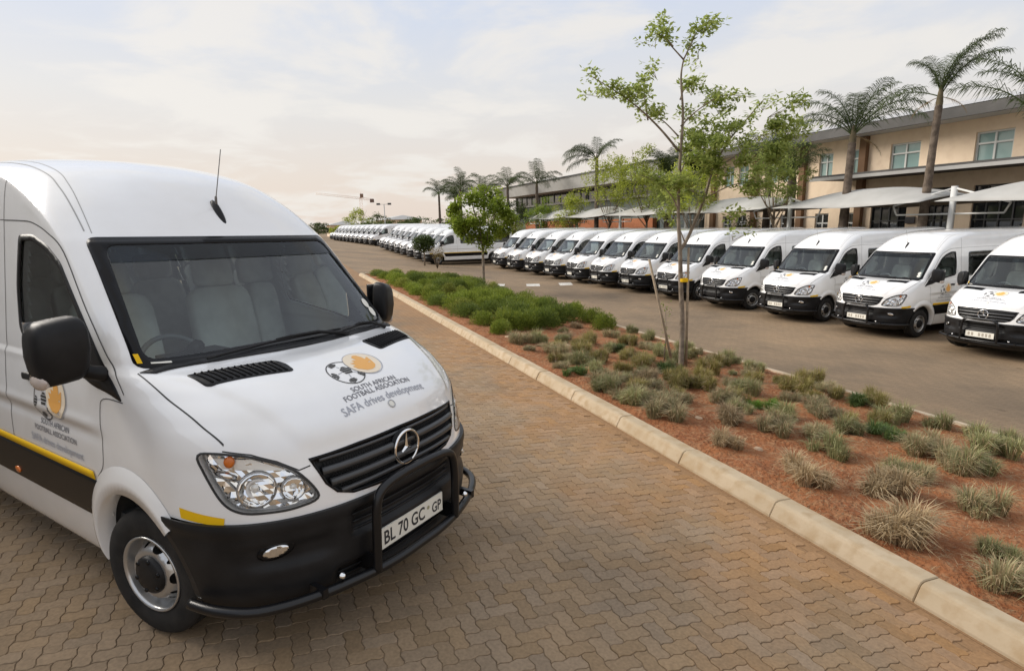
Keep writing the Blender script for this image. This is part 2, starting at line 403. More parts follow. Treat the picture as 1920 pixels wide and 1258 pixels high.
for c in cells[300:]:
    M = paver_matrix(*c[2:]); v, f = (BH, BV)[c[1]]; n = len(vs_)
    M3 = np.array(M.to_3x3()); tr = np.array(M.translation); vs_ += list(np.array(v) @ M3.T+tr); fs_ += [tuple(i+n for i in q) for q in f]; tints += [random.random()]*len(v)
pf = obj('paver_field', vs_, fs_, pa, drive, smooth=False); pf['kind'] = 'stuff'
at_ = pf.data.attributes.new('tint', 'FLOAT', 'POINT'); at_.data.foreach_set('value', tints)

# crossing strip with painted bars on the far lane
strip = MB()
def sheet(t0, t1, d0, d1, dz, nt_=8, nd_=12, skew=0):
    v = []; f = []
    for i in range(nt_+1):
        for j in range(nd_+1):
            t = t0+(t1-t0)*i/nt_; d = d0+(d1-d0)*j/nd_+skew*i/nt_; v.append(P3(t, d, dz))
    for i in range(nt_):
        for j in range(nd_): f.append((i*(nd_+1)+j, i*(nd_+1)+j+1, (i+1)*(nd_+1)+j+1, (i+1)*(nd_+1)+j))
    return v, f
tag(obj('crossing_strip', *sheet(24.6, 26.5, 8.15, 15.2, -.008), noise_mat('asphalt', (.055, .05, .046), (.10, .088, .075), 3, .9, bump=.3)), kind='structure')
pw = noise_mat('road_paint', (.62, .60, .55), (.72, .70, .66), 4, .7, c3=(.42, .38, .33), s3=14)
for d0 in (8.9, 10.75, 12.55, 14.2):
    o = obj('painted_bar', *sheet(24.95, 26.15, d0, d0+.72, -.004, 4, 3, .5), pw); tag(o, kind='structure')

# kerb of separate stones between driveway and bed
kerb_m = noise_mat('kerb_concrete', (.43, .34, .225), (.51, .41, .285), 1.6, .85, c3=(.39, .285, .17), s3=9, bump=.25, bscale=70, dist=.004)
kerb = empty('kerb', P3(14, 3.4)); kerb['kind'] = 'structure'
KP = [(0, -.06), (.002, .012), (.040, .098), (.052, .113), (.075, .122), (.10, .124), (.205, .124), (.22, .116), (.226, .10), (.226, -.06)]
def kerb_stone(L_):
    v = []; f = []; n = len(KP); bev = .006
    for tt, s_ in ((0, .0), (bev, 1), (L_-bev, 1), (L_, .0)):
        for (a, b) in KP:
            if s_ == 0: a_, b_ = .113+(a-.113)*.955, b-.006
            else: a_, b_ = a, b
            v.append((a_, tt, b_))
    for i in range(3):
        for k in range(n-1): f.append((i*n+k, (i+1)*n+k, (i+1)*n+k+1, i*n+k+1))
    f.append(tuple(range(n))); f.append(tuple(3*n+k for k in range(n-1, -1, -1)))
    return mesh('kerb_stone', v, f, smooth=False)
KM = kerb_stone(1.114); KM.materials.append(kerb_m)
KM2 = kerb_stone(1.0); KM2.materials.append(kerb_m)
def place_child(me, name, t, d, rot, parent, dz=0, jit=.004):
    o = bpy.data.objects.new(name, me); COL.objects.link(o); x, y = td(t, d); z = g(x, y)
    M = (slope_mat(x, y) @ rot).to_4x4(); M.translation = (x+random.gauss(0, jit*.6), y, z+dz+random.gauss(0, jit*.5))
    o.parent = parent; o.matrix_parent_inverse = Matrix.Translation(-parent.location) if parent.type == 'EMPTY' else Matrix.Identity(4); o.matrix_basis = M; return o
t = 1.955-1.12*4
while t < 28.2:
    place_child(KM, 'kerb_stone', t+.003, 3.385, PAV_ROT @ Matrix.Rotation(random.gauss(0, .004), 3, 'Z'), kerb); t += 1.12
KEND = t
for k in range(4):   # end of the island turns across
    place_child(KM2, 'kerb_stone', KEND+.21-(.05 if k == 3 else 0), 3.5+k*1.02, PAV_ROT @ Matrix.Rotation(rad(-90), 3, 'Z'), kerb)
edge_m = noise_mat('edging_concrete', (.45, .36, .26), (.52, .42, .31), 2, .9, bump=.2)
def edging(L_):
    b = MB().box((.05, L_/2, -.03), (.1, L_, .2)); return mesh('edging_stone', b.v, b.f, smooth=False)
EM = edging(.99); EM.materials.append(edge_m)
edging_root = empty('edging', P3(14, 7.95)); edging_root['kind'] = 'structure'
for k in range(32): place_child(EM, 'edging_stone', -2.4+k*1.0, 7.9, PAV_ROT, edging_root)

# bed of red soil
soil_m = noise_mat('red_soil', (.225, .080, .030), (.33, .130, .050), 1.7, .95, c3=(.34, .175, .085), s3=16, bump=1.0, bscale=26, dist=.05)
def soil_z(t, d):
    x, y = td(t, d)
    e = min(1, max(0, (d-3.6)/.3))*min(1, max(0, (7.9-d)/.3))
    return g(x, y)+.045+.045*e+.05*e*mnoise.noise((x*.9, y*.9, 0))+.030*mnoise.noise((x*4.1, y*4.1, 3))+.016*mnoise.noise((x*9, y*9, 9))
st = axis_vals([(-2.5, 9, 190), (9, KEND+.2, 190)]); sdv = axis_vals([(3.58, 7.93, 80)])
v = []; f = []
for t in st:
    for d in sdv: x, y = td(t, d); v.append((x, y, soil_z(t, d)))
n = len(sdv)
for i in range(len(st)-1):
    for j in range(n-1): f.append((i*n+j, i*n+j+1, (i+1)*n+j+1, (i+1)*n+j))
tag(obj('soil_bed', v, f, soil_m), kind='structure')

# dry verge along the shed side of the drive
v = []; f = []; tv_ = axis_vals([(13, 60, 24), (60, 400, 30)]); dv_ = axis_vals([(-400, -40, 8), (-40, -6.2, 20)])
for t in tv_:
    for d in dv_: x, y = td(t, d); v.append((x, y, g(x, y)+.03+.05*mnoise.noise((x*.3, y*.3, 0))))
n = len(dv_); f = [(i*n+j, i*n+j+1, (i+1)*n+j+1, (i+1)*n+j) for i in range(len(tv_)-1) for j in range(n-1)]
tag(obj('verge', v, f, noise_mat('dry_verge', (.20, .165, .07), (.30, .24, .11), .35, .95, c3=(.16, .17, .06), s3=2.2, bump=.6, bscale=12, dist=.05)), kind='structure')
# ------------------------------------------------------------------ the van: x forward from the front axle, y left, z up from the road
# height, nose position, half width, corner depth, corner fullness
TAB = np.array([
(.24,.86,.900,.70,2.6),(.32,.955,.935,.76,2.6),(.45,.985,.955,.78,2.6),(.60,.99,.968,.79,2.6),(.75,.985,.975,.79,2.55),
(.85,.972,.977,.78,2.5),(.95,.955,.976,.76,2.45),(1.03,.93,.973,.73,2.4),(1.09,.905,.970,.70,2.4),(1.15,.865,.966,.68,2.4),(1.20,.81,.962,.66,2.4),
(1.26,.725,.957,.66,2.5),(1.31,.63,.952,.66,2.6),(1.36,.50,.947,.62,2.8),(1.40,.34,.946,.55,3.0),(1.425,.21,.944,.48,3.2),(1.45,.115,.943,.41,3.4),(1.50,.060,.940,.36,3.5),
(1.60,-.040,.931,.34,3.6),(1.75,-.180,.917,.33,3.6),(1.92,-.335,.899,.33,3.6),(2.06,-.465,.882,.34,3.5),(2.12,-.525,.874,.36,3.3),(2.20,-.595,.863,.42,3.0),(2.28,-.67,.849,.50,2.8),
(2.37,-.77,.829,.62,2.6),(2.45,-.885,.802,.76,2.5),(2.515,-1.03,.762,.9,2.4),(2.56,-1.19,.71,1.0,2.3),(2.597,-1.42,.63,1.0,2.2),(2.62,-1.67,.53,1.0,2.2),(2.634,-1.92,.42,1.,2.2),(2.642,-2.2,.27,1.,2.1),(2.646,-2.4,.12,1.,2.),(2.647,-2.5,.004,1.,2.)])
XR = -5.95; XW = -4.325       # tail, rear axle
def pchip(x, y, xi):
    h = np.diff(x); d = np.diff(y)/h; m = np.zeros_like(y)
    for i in range(1, len(x)-1):
        if d[i-1]*d[i] > 0:
            w1 = 2*h[i]+h[i-1]; w2 = h[i]+2*h[i-1]; m[i] = (w1+w2)/(w1/d[i-1]+w2/d[i])
    m[0] = d[0]; m[-1] = d[-1]
    k = np.clip(np.searchsorted(x, xi)-1, 0, len(x)-2); t = (xi-x[k])/h[k]
    return (1+2*t)*(1-t)**2*y[k]+t*(1-t)**2*h[k]*m[k]+t*t*(3-2*t)*y[k+1]+t*t*(t-1)*h[k]*m[k+1]
SV = np.concatenate([[0], np.cumsum(np.hypot(np.diff(TAB[:, 0]), np.diff(TAB[:, 1])))])
def contour(si, NF, NS):
    z, xc, W, D, n = [pchip(SV, TAB[:, k], np.array([si]))[0] for k in range(5)]
    ph = np.linspace(0, np.pi/2, 400); y = W*np.sin(ph)**(2/n); x = xc-D*(1-np.cos(ph)**(2/n))
    L = np.concatenate([[0], np.cumsum(np.hypot(np.diff(x), np.diff(y)))])
    li = np.linspace(0, L[-1], NF); xf = np.interp(li, L, x); yf = np.interp(li, L, y); yf[-1] = W
    u = np.linspace(0, 1, NS+1)[1:]**1.25
    xs = xf[-1]+(XR+.12-xf[-1])*u; ys = np.full(NS, W)
    a = np.linspace(0, np.pi/2, 7)[1:]; rr = min(.12, W)
    X = np.concatenate([xf, xs, XR+.12-.12*np.sin(a), [XR]]); Y = np.concatenate([yf, ys, W-rr+rr*np.cos(a), [0]])
    return np.stack([X, Y, np.full_like(X, z)], 1)
def body_grid(NP, NF, NS):
    G = np.array([contour(a, NF, NS) for a in np.linspace(0, SV[-1], NP)])
    H = G[:, :0:-1].copy(); H[..., 1] *= -1
    return np.concatenate([H, G], 1)          # right tail -> nose -> left tail
G = body_grid(260, 88, 84); NP, NC = G.shape[:2]
GN = np.cross(np.gradient(G, axis=1), np.gradient(G, axis=0)); GN /= np.maximum(np.linalg.norm(GN, axis=2, keepdims=True), 1e-9)
if GN[NP//3, NC//2, 0] < 0: GN = -GN
def sst(a, lo, hi): q = np.clip((a-lo)/(hi-lo), 0, 1); return q*q*(3-2*q)
_x, _y, _z = G[..., 0], np.abs(G[..., 1]), G[..., 2]
_yc = .80-(_x-.20)*.36                               # raised bonnet centre with a soft crease down to the grille corners
_d = .013*(1-sst(_y-_yc, -.035, .025))*sst(_z, 1.06, 1.14)*(1-sst(_z, 1.385, 1.425))
_d += .009*np.exp(-((_z-1.105)/.030)**2)*(1-sst(_x, -.42, -.20))*(_y > .5)      # swage along the doors
_d -= .006*np.exp(-((_z-1.04)/.025)**2)*(1-sst(_x, -.42, -.20))*(_y > .5)
G = G+GN*_d[..., None]
def grid_faces(keep):
    i, j = np.nonzero(keep); return np.stack([i*NC+j, i*NC+j+1, (i+1)*NC+j+1, (i+1)*NC+j], 1)
CEN = (G[:-1, :-1]+G[1:, :-1]+G[:-1, 1:]+G[1:, 1:])/4
def compact(v, f):
    u, inv = np.unique(f, return_inverse=True); return v[u], inv.reshape(f.shape)
ALLF = grid_faces(np.ones(CEN.shape[:2], bool))
BVH = BVHTree.FromPolygons([tuple(p) for p in G.reshape(-1, 3)], [tuple(int(i) for i in q) for q in ALLF])

def hit_th(u, z, th, side):
    c, s = math.cos(th), math.sin(th)
    o = Vector((c*4+s*u, side*(s*4-c*u), z)); d = Vector((-c, -side*s, 0))
    h, n, i, q = BVH.ray_cast(o, d)
    if h is None: return None, None
    if n.dot(d) > 0: n = -n
    return h, n
def hit_top(x, y):
    h, n, i, q = BVH.ray_cast(Vector((x, y, 6)), Vector((0, 0, -1)))
    if h is None: return None, None
    if n.z < 0: n = -n
    return h, n
TH_F, TH_S = 0.0, math.pi/2
def u_of(x, yy, th): return x*math.sin(th)-yy*math.cos(th)
def lay(pts2, proj, off):
    """2-D points laid on the body; proj = ('top',) or (angle, side)"""
    out = []
    last = (Vector((0, 0, 0)), Vector((0, 0, 1)))
    for i, (a, b) in enumerate(pts2):
        h, n = hit_top(a, b) if proj[0] == 'top' else hit_th(a, b, proj[0], proj[1])
        if h is None: h, n = last
        last = (h, n); o = off[i] if isinstance(off, (list, np.ndarray)) else off
        out.append(h+n*o)
    return out
def fix_winding(v, f, proj):
    if not f: return f
    a, b, c = [Vector(v[i]) for i in f[len(f)//2][:3]]; n = (b-a).cross(c-a)
    ref = Vector((0, 0, 1)) if proj[0] == 'top' else Vector((math.cos(proj[0]), proj[1]*math.sin(proj[0]), 0))
    return [tuple(reversed(q)) for q in f] if n.dot(ref) < 0 else f
def patch(outer, proj, off=.002, holes=(), step=.03, skirt=0):
    vv, ff = fill2d(outer, holes, step); v = lay(vv, proj, off); ff = fix_winding(v, ff, proj)
    if skirt:
        low = lay(vv, proj, off-skirt); n = len(v); v = v+low
        ff = ff+[(a, a+n, b+n, b) for a, b in boundary(ff)]
    return v, ff
def ribbon(path, w_, proj, off=.0016, step=.02):
    P = resample(path, step, closed=False); L = []; R_ = []
    for i, p in enumerate(P):
        a = Vector(P[max(i-1, 0)]); b = Vector(P[min(i+1, len(P)-1)]); d = (b-a).normalized(); n = Vector((-d.y, d.x))*w_/2
        L.append((p[0]+n.x, p[1]+n.y)); R_.append((p[0]-n.x, p[1]-n.y))
    v = lay(L+R_, proj, off); n = len(P); f = [(i, i+1, n+i+1, n+i) for i in range(n-1)]
    return v, fix_winding(v, f, proj)
def catmull2(pts, k=6): return [(p.x, p.y) for p in smooth_path([(a, b, 0) for a, b in pts], k)]
def mirror_y(v, f): return [(p[0], -p[1], p[2]) for p in v], [tuple(reversed(q)) for q in f]

# paints and trims
white = mat('white_paint', (.80, .80, .795), .16, coat=1.0)
bt = white.node_tree; _b = bt.nodes['Principled BSDF']        # thin road dust low on the sides
_g = N(bt, 'ShaderNodeTexCoord'); _n = N(bt, 'ShaderNodeTexNoise'); _n.inputs['Scale'].default_value = 3.5; _n.inputs['Detail'].default_value = 7; bt.links.new(_g.outputs['Object'], _n.inputs['Vector'])
_r = ramp(bt, [(.42, (.875, .875, .87)), (.72, (.83, .825, .81))], 'LINEAR'); bt.links.new(_n.outputs['Fac'], _r.inputs[0]); bt.links.new(_r.outputs[0], _b.inputs['Base Color'])
black_pl = noise_mat('black_plastic', (.010, .010, .011), (.018, .018, .019), 6, .42, bump=.12, bscale=400, obj_space=True, dist=.001, spec=.25)
black_gl = mat('gloss_black', (.006, .006, .007), .25, spec=.22)
bar_m = mat('bar_black', (.007, .007, .008), .28, spec=.45)
rubber = noise_mat('rubber', (.014, .014, .014), (.03, .028, .026), 9, .82, obj_space=True, bump=.2, bscale=120, dist=.002)
silver = mat('rim_silver', (.56, .56, .555), .28, metal=.8)
chrome = mat('chrome', (.88, .88, .88), .08, metal=1)
gapm = mat('panel_gap_dark', (.045, .045, .045), .8)
gapl = mat('seam_grey', (.33, .33, .32), .7)
yellow = mat('stripe_yellow', (.85, .52, .012), .55, spec=.2)
amber = mat('amber_lens', (.80, .20, .02), .2, coat=.5)
winglass = glass_mat('windscreen_glass', (.82, .92, .91), 1.68)
bandglass = glass_mat('band_glass', (.30, .36, .43), 1.4)
sideglass = glass_mat('side_glass', (.62, .68, .67), 1.52)
tint = mat('tinted_glass', (.012, .014, .015), .04, coat=.8)
lensm = glass_mat('lamp_lens', (.97, .97, .97), 1.22); tint2 = glass_mat('tinted_window', (.42, .45, .45), 1.5)
liner = mat('liner_grey', (.66, .655, .63), .95)
dashm = noise_mat('dash_plastic', (.085, .09, .092), (.12, .125, .125), 4, .7, obj_space=True)
seatm = noise_mat('seat_cloth', (.52, .50, .46), (.64, .62, .57), 6, .95, obj_space=True)
platem = mat('plate_white', (.80, .78, .70), .35)
inkm = mat('ink_dark', (.03, .03, .035), .5)
greytxt = mat('print_grey', (.17, .17, .19), .5); palegrey = mat('print_pale_grey', (.38, .39, .43), .5)
orange_ = mat('print_orange', (.83, .42, .10), .4); cream_ = mat('print_cream', (.85, .73, .56), .4); pblack = mat('print_black', (.035, .033, .03), .5)

# outlines on the body
WS = [(-.80, 2.087), (.80, 2.087), (.886, 1.437), (-.886, 1.437)]                 # windscreen (y, z)
SW = [(-1.215, 2.10), (-1.03, 2.103), (-.83, 2.045), (-.665, 1.955), (-.42, 1.685), (-.20, 1.44), (-.03, 1.277), (-.33, 1.335), (-.62, 1.42), (-1.0, 1.475), (-1.19, 1.50), (-1.235, 1.56), (-1.25, 1.8)]
TH_H = rad(50)
HLp = [(.494, .915, 1.112), (.60, .85, 1.108), (.698, .768, 1.085), (.775, .69, 1.04), (.831, .616, .985), (.875, .565, .90), (.897, .545, .833), (.83, .665, .815), (.708, .822, .822), (.655, .862, .846), (.613, .884, .89), (.547, .906, 1.01)]
HL = round_poly([(u_of(x, y, TH_H), z) for x, y, z in HLp], .05, 4)
GR = [(-.548, 1.024), (-.30, 1.037), (0, 1.041), (.30, 1.037), (.548, 1.024), (.535, .985), (.505, .90), (.46, .847), (.38, .818), (.2, .808), (0, .805), (-.2, .808), (-.38, .818), (-.46, .847), (-.505, .90), (-.535, .985)]
cx_, cy_, cz_ = CEN[..., 0], CEN[..., 1], CEN[..., 2]
cut = inside_np(np.stack([cy_, cz_], -1), inset(WS, .03)) & (cx_ > -1.2)
cut |= inside_np(np.stack([cx_, cz_], -1), inset(SW, .03)) & (np.abs(cy_) > .6)
arch = (((cx_)**2+(cz_-.36)**2 < .452**2) | ((cx_-XW)**2+(cz_-.36)**2 < .452**2)) & (np.abs(cy_) > .5) & (cz_ < .83)
uh = cx_*math.sin(TH_H)-np.abs(cy_)*math.cos(TH_H)
hlcut = inside_np(np.stack([uh, cz_], -1), HL) & (cx_ > .3)
grcut = inside_np(np.stack([cy_, cz_], -1), GR) & (cx_ > .5)
bump_zone = (cz_ < .765) & (cx_ > .22)
low = (cz_ < .29) & (cx_ <= .22)
CABW = [(-1.72, -2.88), (-3.02, -4.25), (-4.40, -5.70)]
cabcut = np.zeros_like(cut)
for x0, x1 in CABW: cabcut |= (cx_ < x0-.03) & (cx_ > x1+.03) & (cz_ > 1.50) & (cz_ < 2.05) & (np.abs(cy_) > .6)
keep = ~(cut | cabcut | arch | hlcut | grcut | bump_zone | low)
GV = G.reshape(-1, 3); GNv = GN.reshape(-1, 3)

van = empty('passenger_van')
def part(name, vf, m, parent=None, smooth=True): return obj(name, vf[0], vf[1], m, parent or van, smooth)
def snap(V, F, poly, to2, from2, tol=.03):
    """pull the ragged edge of a hole on to its outline"""
    E = {}
    for q in F:
        for i in range(4):
            a, b = int(q[i]), int(q[(i+1) % 4]); E[(a, b)] = 1
    bd = {a for a, b in E if (b, a) not in E} | {b for a, b in E if (b, a) not in E}
    A_ = np.array(poly); B_ = np.roll(A_, -1, 0); D_ = B_-A_; LL = (D_**2).sum(1)
    for i in bd:
        p = to2(V[i])
        if p is None: continue
        t = np.clip(((np.array(p)-A_)*D_).sum(1)/LL, 0, 1); Q = A_+D_*t[:, None]; dd = np.hypot(*(Q-p).T); k = dd.argmin()
        if dd[k] < tol:
            h = from2(Q[k], V[i])
            if h is not None: V[i] = h
bodyV, bodyF = compact(GV, grid_faces(keep)); bodyV = bodyV.copy()
sgn = lambda v: 1 if v[1] >= 0 else -1
snap(bodyV, bodyF, resample(HL, .006), lambda v: (v[0]*math.sin(TH_H)-abs(v[1])*math.cos(TH_H), v[2]) if v[0] > .3 else None, lambda q, v: hit_th(q[0], q[1], TH_H, sgn(v))[0])
snap(bodyV, bodyF, resample(GR, .006), lambda v: (v[1], v[2]) if v[0] > .5 else None, lambda q, v: hit_th(-q[0], q[1], TH_F, 1)[0])
SWI = inset(SW, .03)
snap(bodyV, bodyF, resample(SWI, .01), lambda v: (v[0], v[2]) if abs(v[1]) > .6 and v[2] > 1.2 else None, lambda q, v: hit_th(q[0], q[1], TH_S, sgn(v))[0])
arc_f = [(.452*math.cos(a), .36+.452*math.sin(a)) for a in np.linspace(0, 2*math.pi, 160)]
for xa in (0, XW): snap(bodyV, bodyF, [(x+xa, z) for x, z in arc_f], lambda v: (v[0], v[2]) if abs(v[1]) > .5 else None, lambda q, v: hit_th(q[0], q[1], TH_S, sgn(v))[0], .025)
body = part('body', (bodyV, bodyF), white)
# headlining and inner trim: the same skin 4 cm further in
lk = (~(cut | hlcut | arch | cabcut)) & (cz_ > .5) & (cx_ < .25)
lv, lf = compact(GV-GNv*.045, grid_faces(lk)[:, ::-1]); part('interior_trim', (lv, lf), liner)
mb = MB().box((-2.7, 0, .52), (6.2, 1.74, .05)); mb.obj('floor_pan', dashm, van, False)
mb = MB().box((-2.15, 0, .33), (5.6, 1.30, .24)); mb.box((-2.15, 0, .40), (3.2, 1.82, .22)); mb.obj('underbody', mat('underseal', (.012, .012, .012), .9), van, False)

# bumper: own moulding, proud of the paint, with an air intake and scoops
bk = bump_zone & (((cx_)**2+(cz_-.36)**2 >= .452**2))
def sbox(a, lo, hi, s_): return np.clip((a-lo)/s_, 0, 1)*np.clip((hi-a)/s_, 0, 1)
ya = np.abs(GV[:, 1]); za_ = GV[:, 2]
dep = .012-.06*sbox(ya, -1, .52, .06)*sbox(za_, .315, .45, .03)-.045*sbox(ya, -1, .43, .05)*sbox(za_, .585, .735, .025)
dep -= .028*sbox(ya, .46, .90, .12)*sbox(za_, .52+.0*ya, .675, .05)
dep += .012*sbox(za_, .70, .80, .04)
bv, bf = compact(GV+GNv*dep[:, None], grid_faces(bk))
bv = bv.copy(); snap(bv, bf, arc_f, lambda v: (v[0], v[2]) if abs(v[1]) > .6 else None, lambda q, v: (lambda h: None if h[0] is None else h[0]+h[1]*.012)(hit_th(q[0], q[1], TH_S, sgn(v))), .03)
bumper = part('bumper', (bv, bf), black_pl)
e = [(a, b) for a, b in boundary([tuple(q) for q in bf])]
inn = bv-np.array([.05, 0, 0]); n = len(bv)
part('bumper_return', (np.concatenate([bv, inn]), [(a, b, b+n, a+n) for a, b in e]), black_pl, bumper)
mb = MB()
for z_ in (.345, .385, .425):
    P = lay([(-y, z_) for y in np.linspace(-.48, .48, 25)], (TH_F, 1), -.03); mb.tube(P, .007, 6)
mb.obj('intake_bar', black_pl, bumper)
mb = MB()
for z_ in (.61, .65, .69):
    P = lay([(-y, z_) for y in np.linspace(-.40, .40, 25)], (TH_F, 1), -.018); mb.tube(P, .007, 6)
mb.obj('intake_grating', black_pl, bumper)
for s_ in (-1, 1):                                   # fog lamps sunk in the corners
    th = rad(42); uc = u_of(.80, .748, th)
    oval = [(uc+.058*math.cos(a), .622+.027*math.sin(a)+.010*math.cos(a)) for a in np.linspace(0, 2*math.pi, 24, endpoint=False)]
    fo = part('fog_light', patch([(uc+(u-uc)*1.5, .622+(z-.622)*1.6) for u, z in oval], (th, s_), -.003, step=.015, skirt=.02), black_gl, van)
    part('reflector', patch(oval, (th, s_), .004, step=.012, skirt=.012), chrome, fo)
    c, nn = hit_th(uc, .622, th, s_); v, f = lathe([(0, .018), (.022, .014), (.03, .0)], 16, 'x'); M = nn.to_track_quat('X', 'Z').to_matrix()
    part('bulb', ([M @ Vector(p)+c for p in v], f), lensm, fo)

# sills / lower sides are part of the body; black band and yellow stripe along the flanks
for s_ in (-1, 1):
    a0 = -.455
    band = [(a0-.02, .555), (a0+.02, .62), (-.36, .70), (-.335, .792)]+[(XW+.50, .792), (XW+.47, .70), (XW+.49, .555)]
    bd = part('side_band', patch(round_poly(band, .01, 2), (TH_S, s_), .007, step=.06, skirt=.007), black_gl)
    ye = [(-.40, .842), (-.385, .796), (XW+.52, .796), (XW+.52, .842)]
    part('side_stripe', patch(ye, (TH_S, s_), .0085, step=.05, skirt=.002), yellow)
    band2 = [(XW-.5, .555), (XW-.5, .792), (XR+.1, .792), (XR+.1, .555)]; part('side_band', patch(band2, (TH_S, s_), .007, step=.06, skirt=.007), black_gl)
    ye2 = [(XW-.52, .842), (XW-.52, .796), (XR+.1, .796), (XR+.1, .842)]; part('side_stripe', patch(ye2, (TH_S, s_), .009, step=.05, skirt=.004), yellow)
    mk = [(-1.50+.035*math.cos(a), .60+.022*math.sin(a)) for a in np.linspace(0, 6.283, 14, endpoint=False)]
    part('side_marker', patch(mk, (TH_S, s_), .014, step=.02, skirt=.01), amber)
    # yellow patch at the corner, above the bumper
    th = rad(62); q = [(.405, .962, .838), (.632, .882, .806), (.628, .887, .768), (.41, .962, .786)]
    part('corner_stripe', patch([(u_of(x, y, th), z) for x, y, z in q], (th, s_), .003, step=.03), yellow)
    # wheel-arch flares
    for xa in (0, XW):
        a_in = []; a_out = []
        A0, A1 = (rad(46), rad(188)) if xa == 0 else (rad(-6), rad(186))
        for a in np.linspace(A0, A1, 30):
            k = math.sin(min(max((a-A0)/(A1-A0), 0), 1)*math.pi)**.5
            a_in.append((xa+.445*math.cos(a), .36+.445*math.sin(a))); a_out.append((xa+(.50+.085*k)*math.cos(a), .36+(.50+.085*k)*math.sin(a)))
        n = 30; v1 = lay(a_in, (TH_S, s_), .030); v2 = lay([((p[0]+q[0])/2, (p[1]+q[1])/2) for p, q in zip(a_in, a_out)], (TH_S, s_), .026); v3 = lay(a_out, (TH_S, s_), .002)
        v0 = [Vector((p.x, p.y-s_*.09, p.z)) for p in v1]
        vv = v0+v1+v2+v3; ff = [(r*n+i, r*n+i+1, (r+1)*n+i+1, (r+1)*n+i) for r in range(3) for i in range(n-1)]
        part('wheel_arch', (vv, fix_winding(vv, ff, (TH_S, s_))), white)
    for xa in (0, XW):                                # dark wheel housing
        v = []; f = []
        aa = np.linspace(rad(-12), rad(192), 24)
        for a in aa:
            for y_ in (.95 if xa else .935, .62): v.append((xa+.455*math.cos(a), s_*y_, .36+.455*math.sin(a)))
        f = [(2*i, 2*i+1, 2*i+3, 2*i+2) for i in range(23)]; k = len(v); v.append((xa, s_*.62, .3)); f += [(2*i+1, 2*i+3, k) for i in range(23)]
        part('wheel_housing', (v, f), gapm, van, False)

# windscreen: glass, black border, tinted band
wsr = round_poly(WS, .05, 4)
wsg = part('windscreen', patch(inset(wsr, .03), (TH_F, 1), -.004, step=.05), winglass)
part('windscreen_border', patch(wsr, (TH_F, 1), .003, holes=[round_poly([(-.742, 2.045), (.742, 2.045), (.838, 1.475), (-.838, 1.475)], .06, 4)], step=.03, skirt=.004), black_gl, wsg)
bandp = [(-.738, 2.043), (.738, 2.043), (.752, 1.955), (-.752, 1.955)]
part('shade_band', patch(bandp, (TH_F, 1), .0, step=.05), bandglass, wsg)
part('cowl', patch([(.02, -.885), (.05, -.8), (.10, -.55), (.135, -.2), (.14, 0), (.135, .2), (.10, .55), (.05, .8), (.02, .885), (.085, .84), (.15, .55), (.19, .2), (.195, 0), (.19, -.2), (.15, -.55), (.085, -.84)], ('top',), .006, step=.03, skirt=.005), black_pl)
part('yellow_tag', patch([(-.868, 1.505), (-.850, 1.505), (-.848, 1.460), (-.866, 1.460)], (TH_F, -1), .006, step=.02), yellow, wsg)
part('paper_tag', patch([(-.82, 1.462), (-.82, 1.454), (-.74, 1.449), (-.74, 1.457)], (TH_F, -1), .006, step=.02), platem, wsg)
for k, (yy, zz) in enumerate(((.78, 1.53), (.765, 1.59))):
    part('licence_disc', patch([(-yy+.032*math.cos(a), zz+.032*math.sin(a)) for a in np.linspace(0, 6.283, 16, endpoint=False)], (TH_F, 1), .001, step=.02), platem, wsg)
# wipers
for (x0, y0), (x1, y1) in (((.13, -.60), (.10, .33)), ((.14, .27), (.075, .70))):
    P = []
    for k in range(20):
        a = k/19; x = x0+(x1-x0)*a; y = y0+(y1-y0)*a; x = x-.015*math.sin(a*math.pi)
        h_, n_ = hit_top(x, y); P.append(h_+n_*.022)
    wp = obj('wiper', *tube(P, .008, 6), black_pl, van)
    i0 = 11; A_ = [P[-1] + Vector((.06, .02, -.03)), P[15]+Vector((.02, 0, .012)), P[i0]+Vector((0, 0, .012)), P[i0-2]+Vector((-.002, 0, .006))]
    obj('wiper_arm', *tube(A_, [.014, .011, .009, .007], 6), black_pl, wp)

# bonnet vents
for s_ in (-1, 1):
    q = [(.215, .765), (.30, .345), (.33, .322), (.40, .315), (.47, .325), (.478, .345), (.375, .728), (.35, .748)]
    ven = part('bonnet_vent', patch(round_poly([(x, s_*y) for x, y in q], .012, 2), ('top',), .003, step=.03, skirt=.004), black_pl)
    mb = MB()
    for k in range(13):
        a = (k+.5)/13; A_ = (.225+(.325-.225)*a, .745-(.745-.34)*a); B_ = (.355+(.465-.355)*a, .728-(.728-.345)*a)
        P = lay([(A_[0]+(B_[0]-A_[0])*j/6, s_*(A_[1]+(B_[1]-A_[1])*j/6)) for j in range(7)], ('top',), .007); mb.tube(P, .0055, 5)
    mb.obj('slat', black_gl, ven)

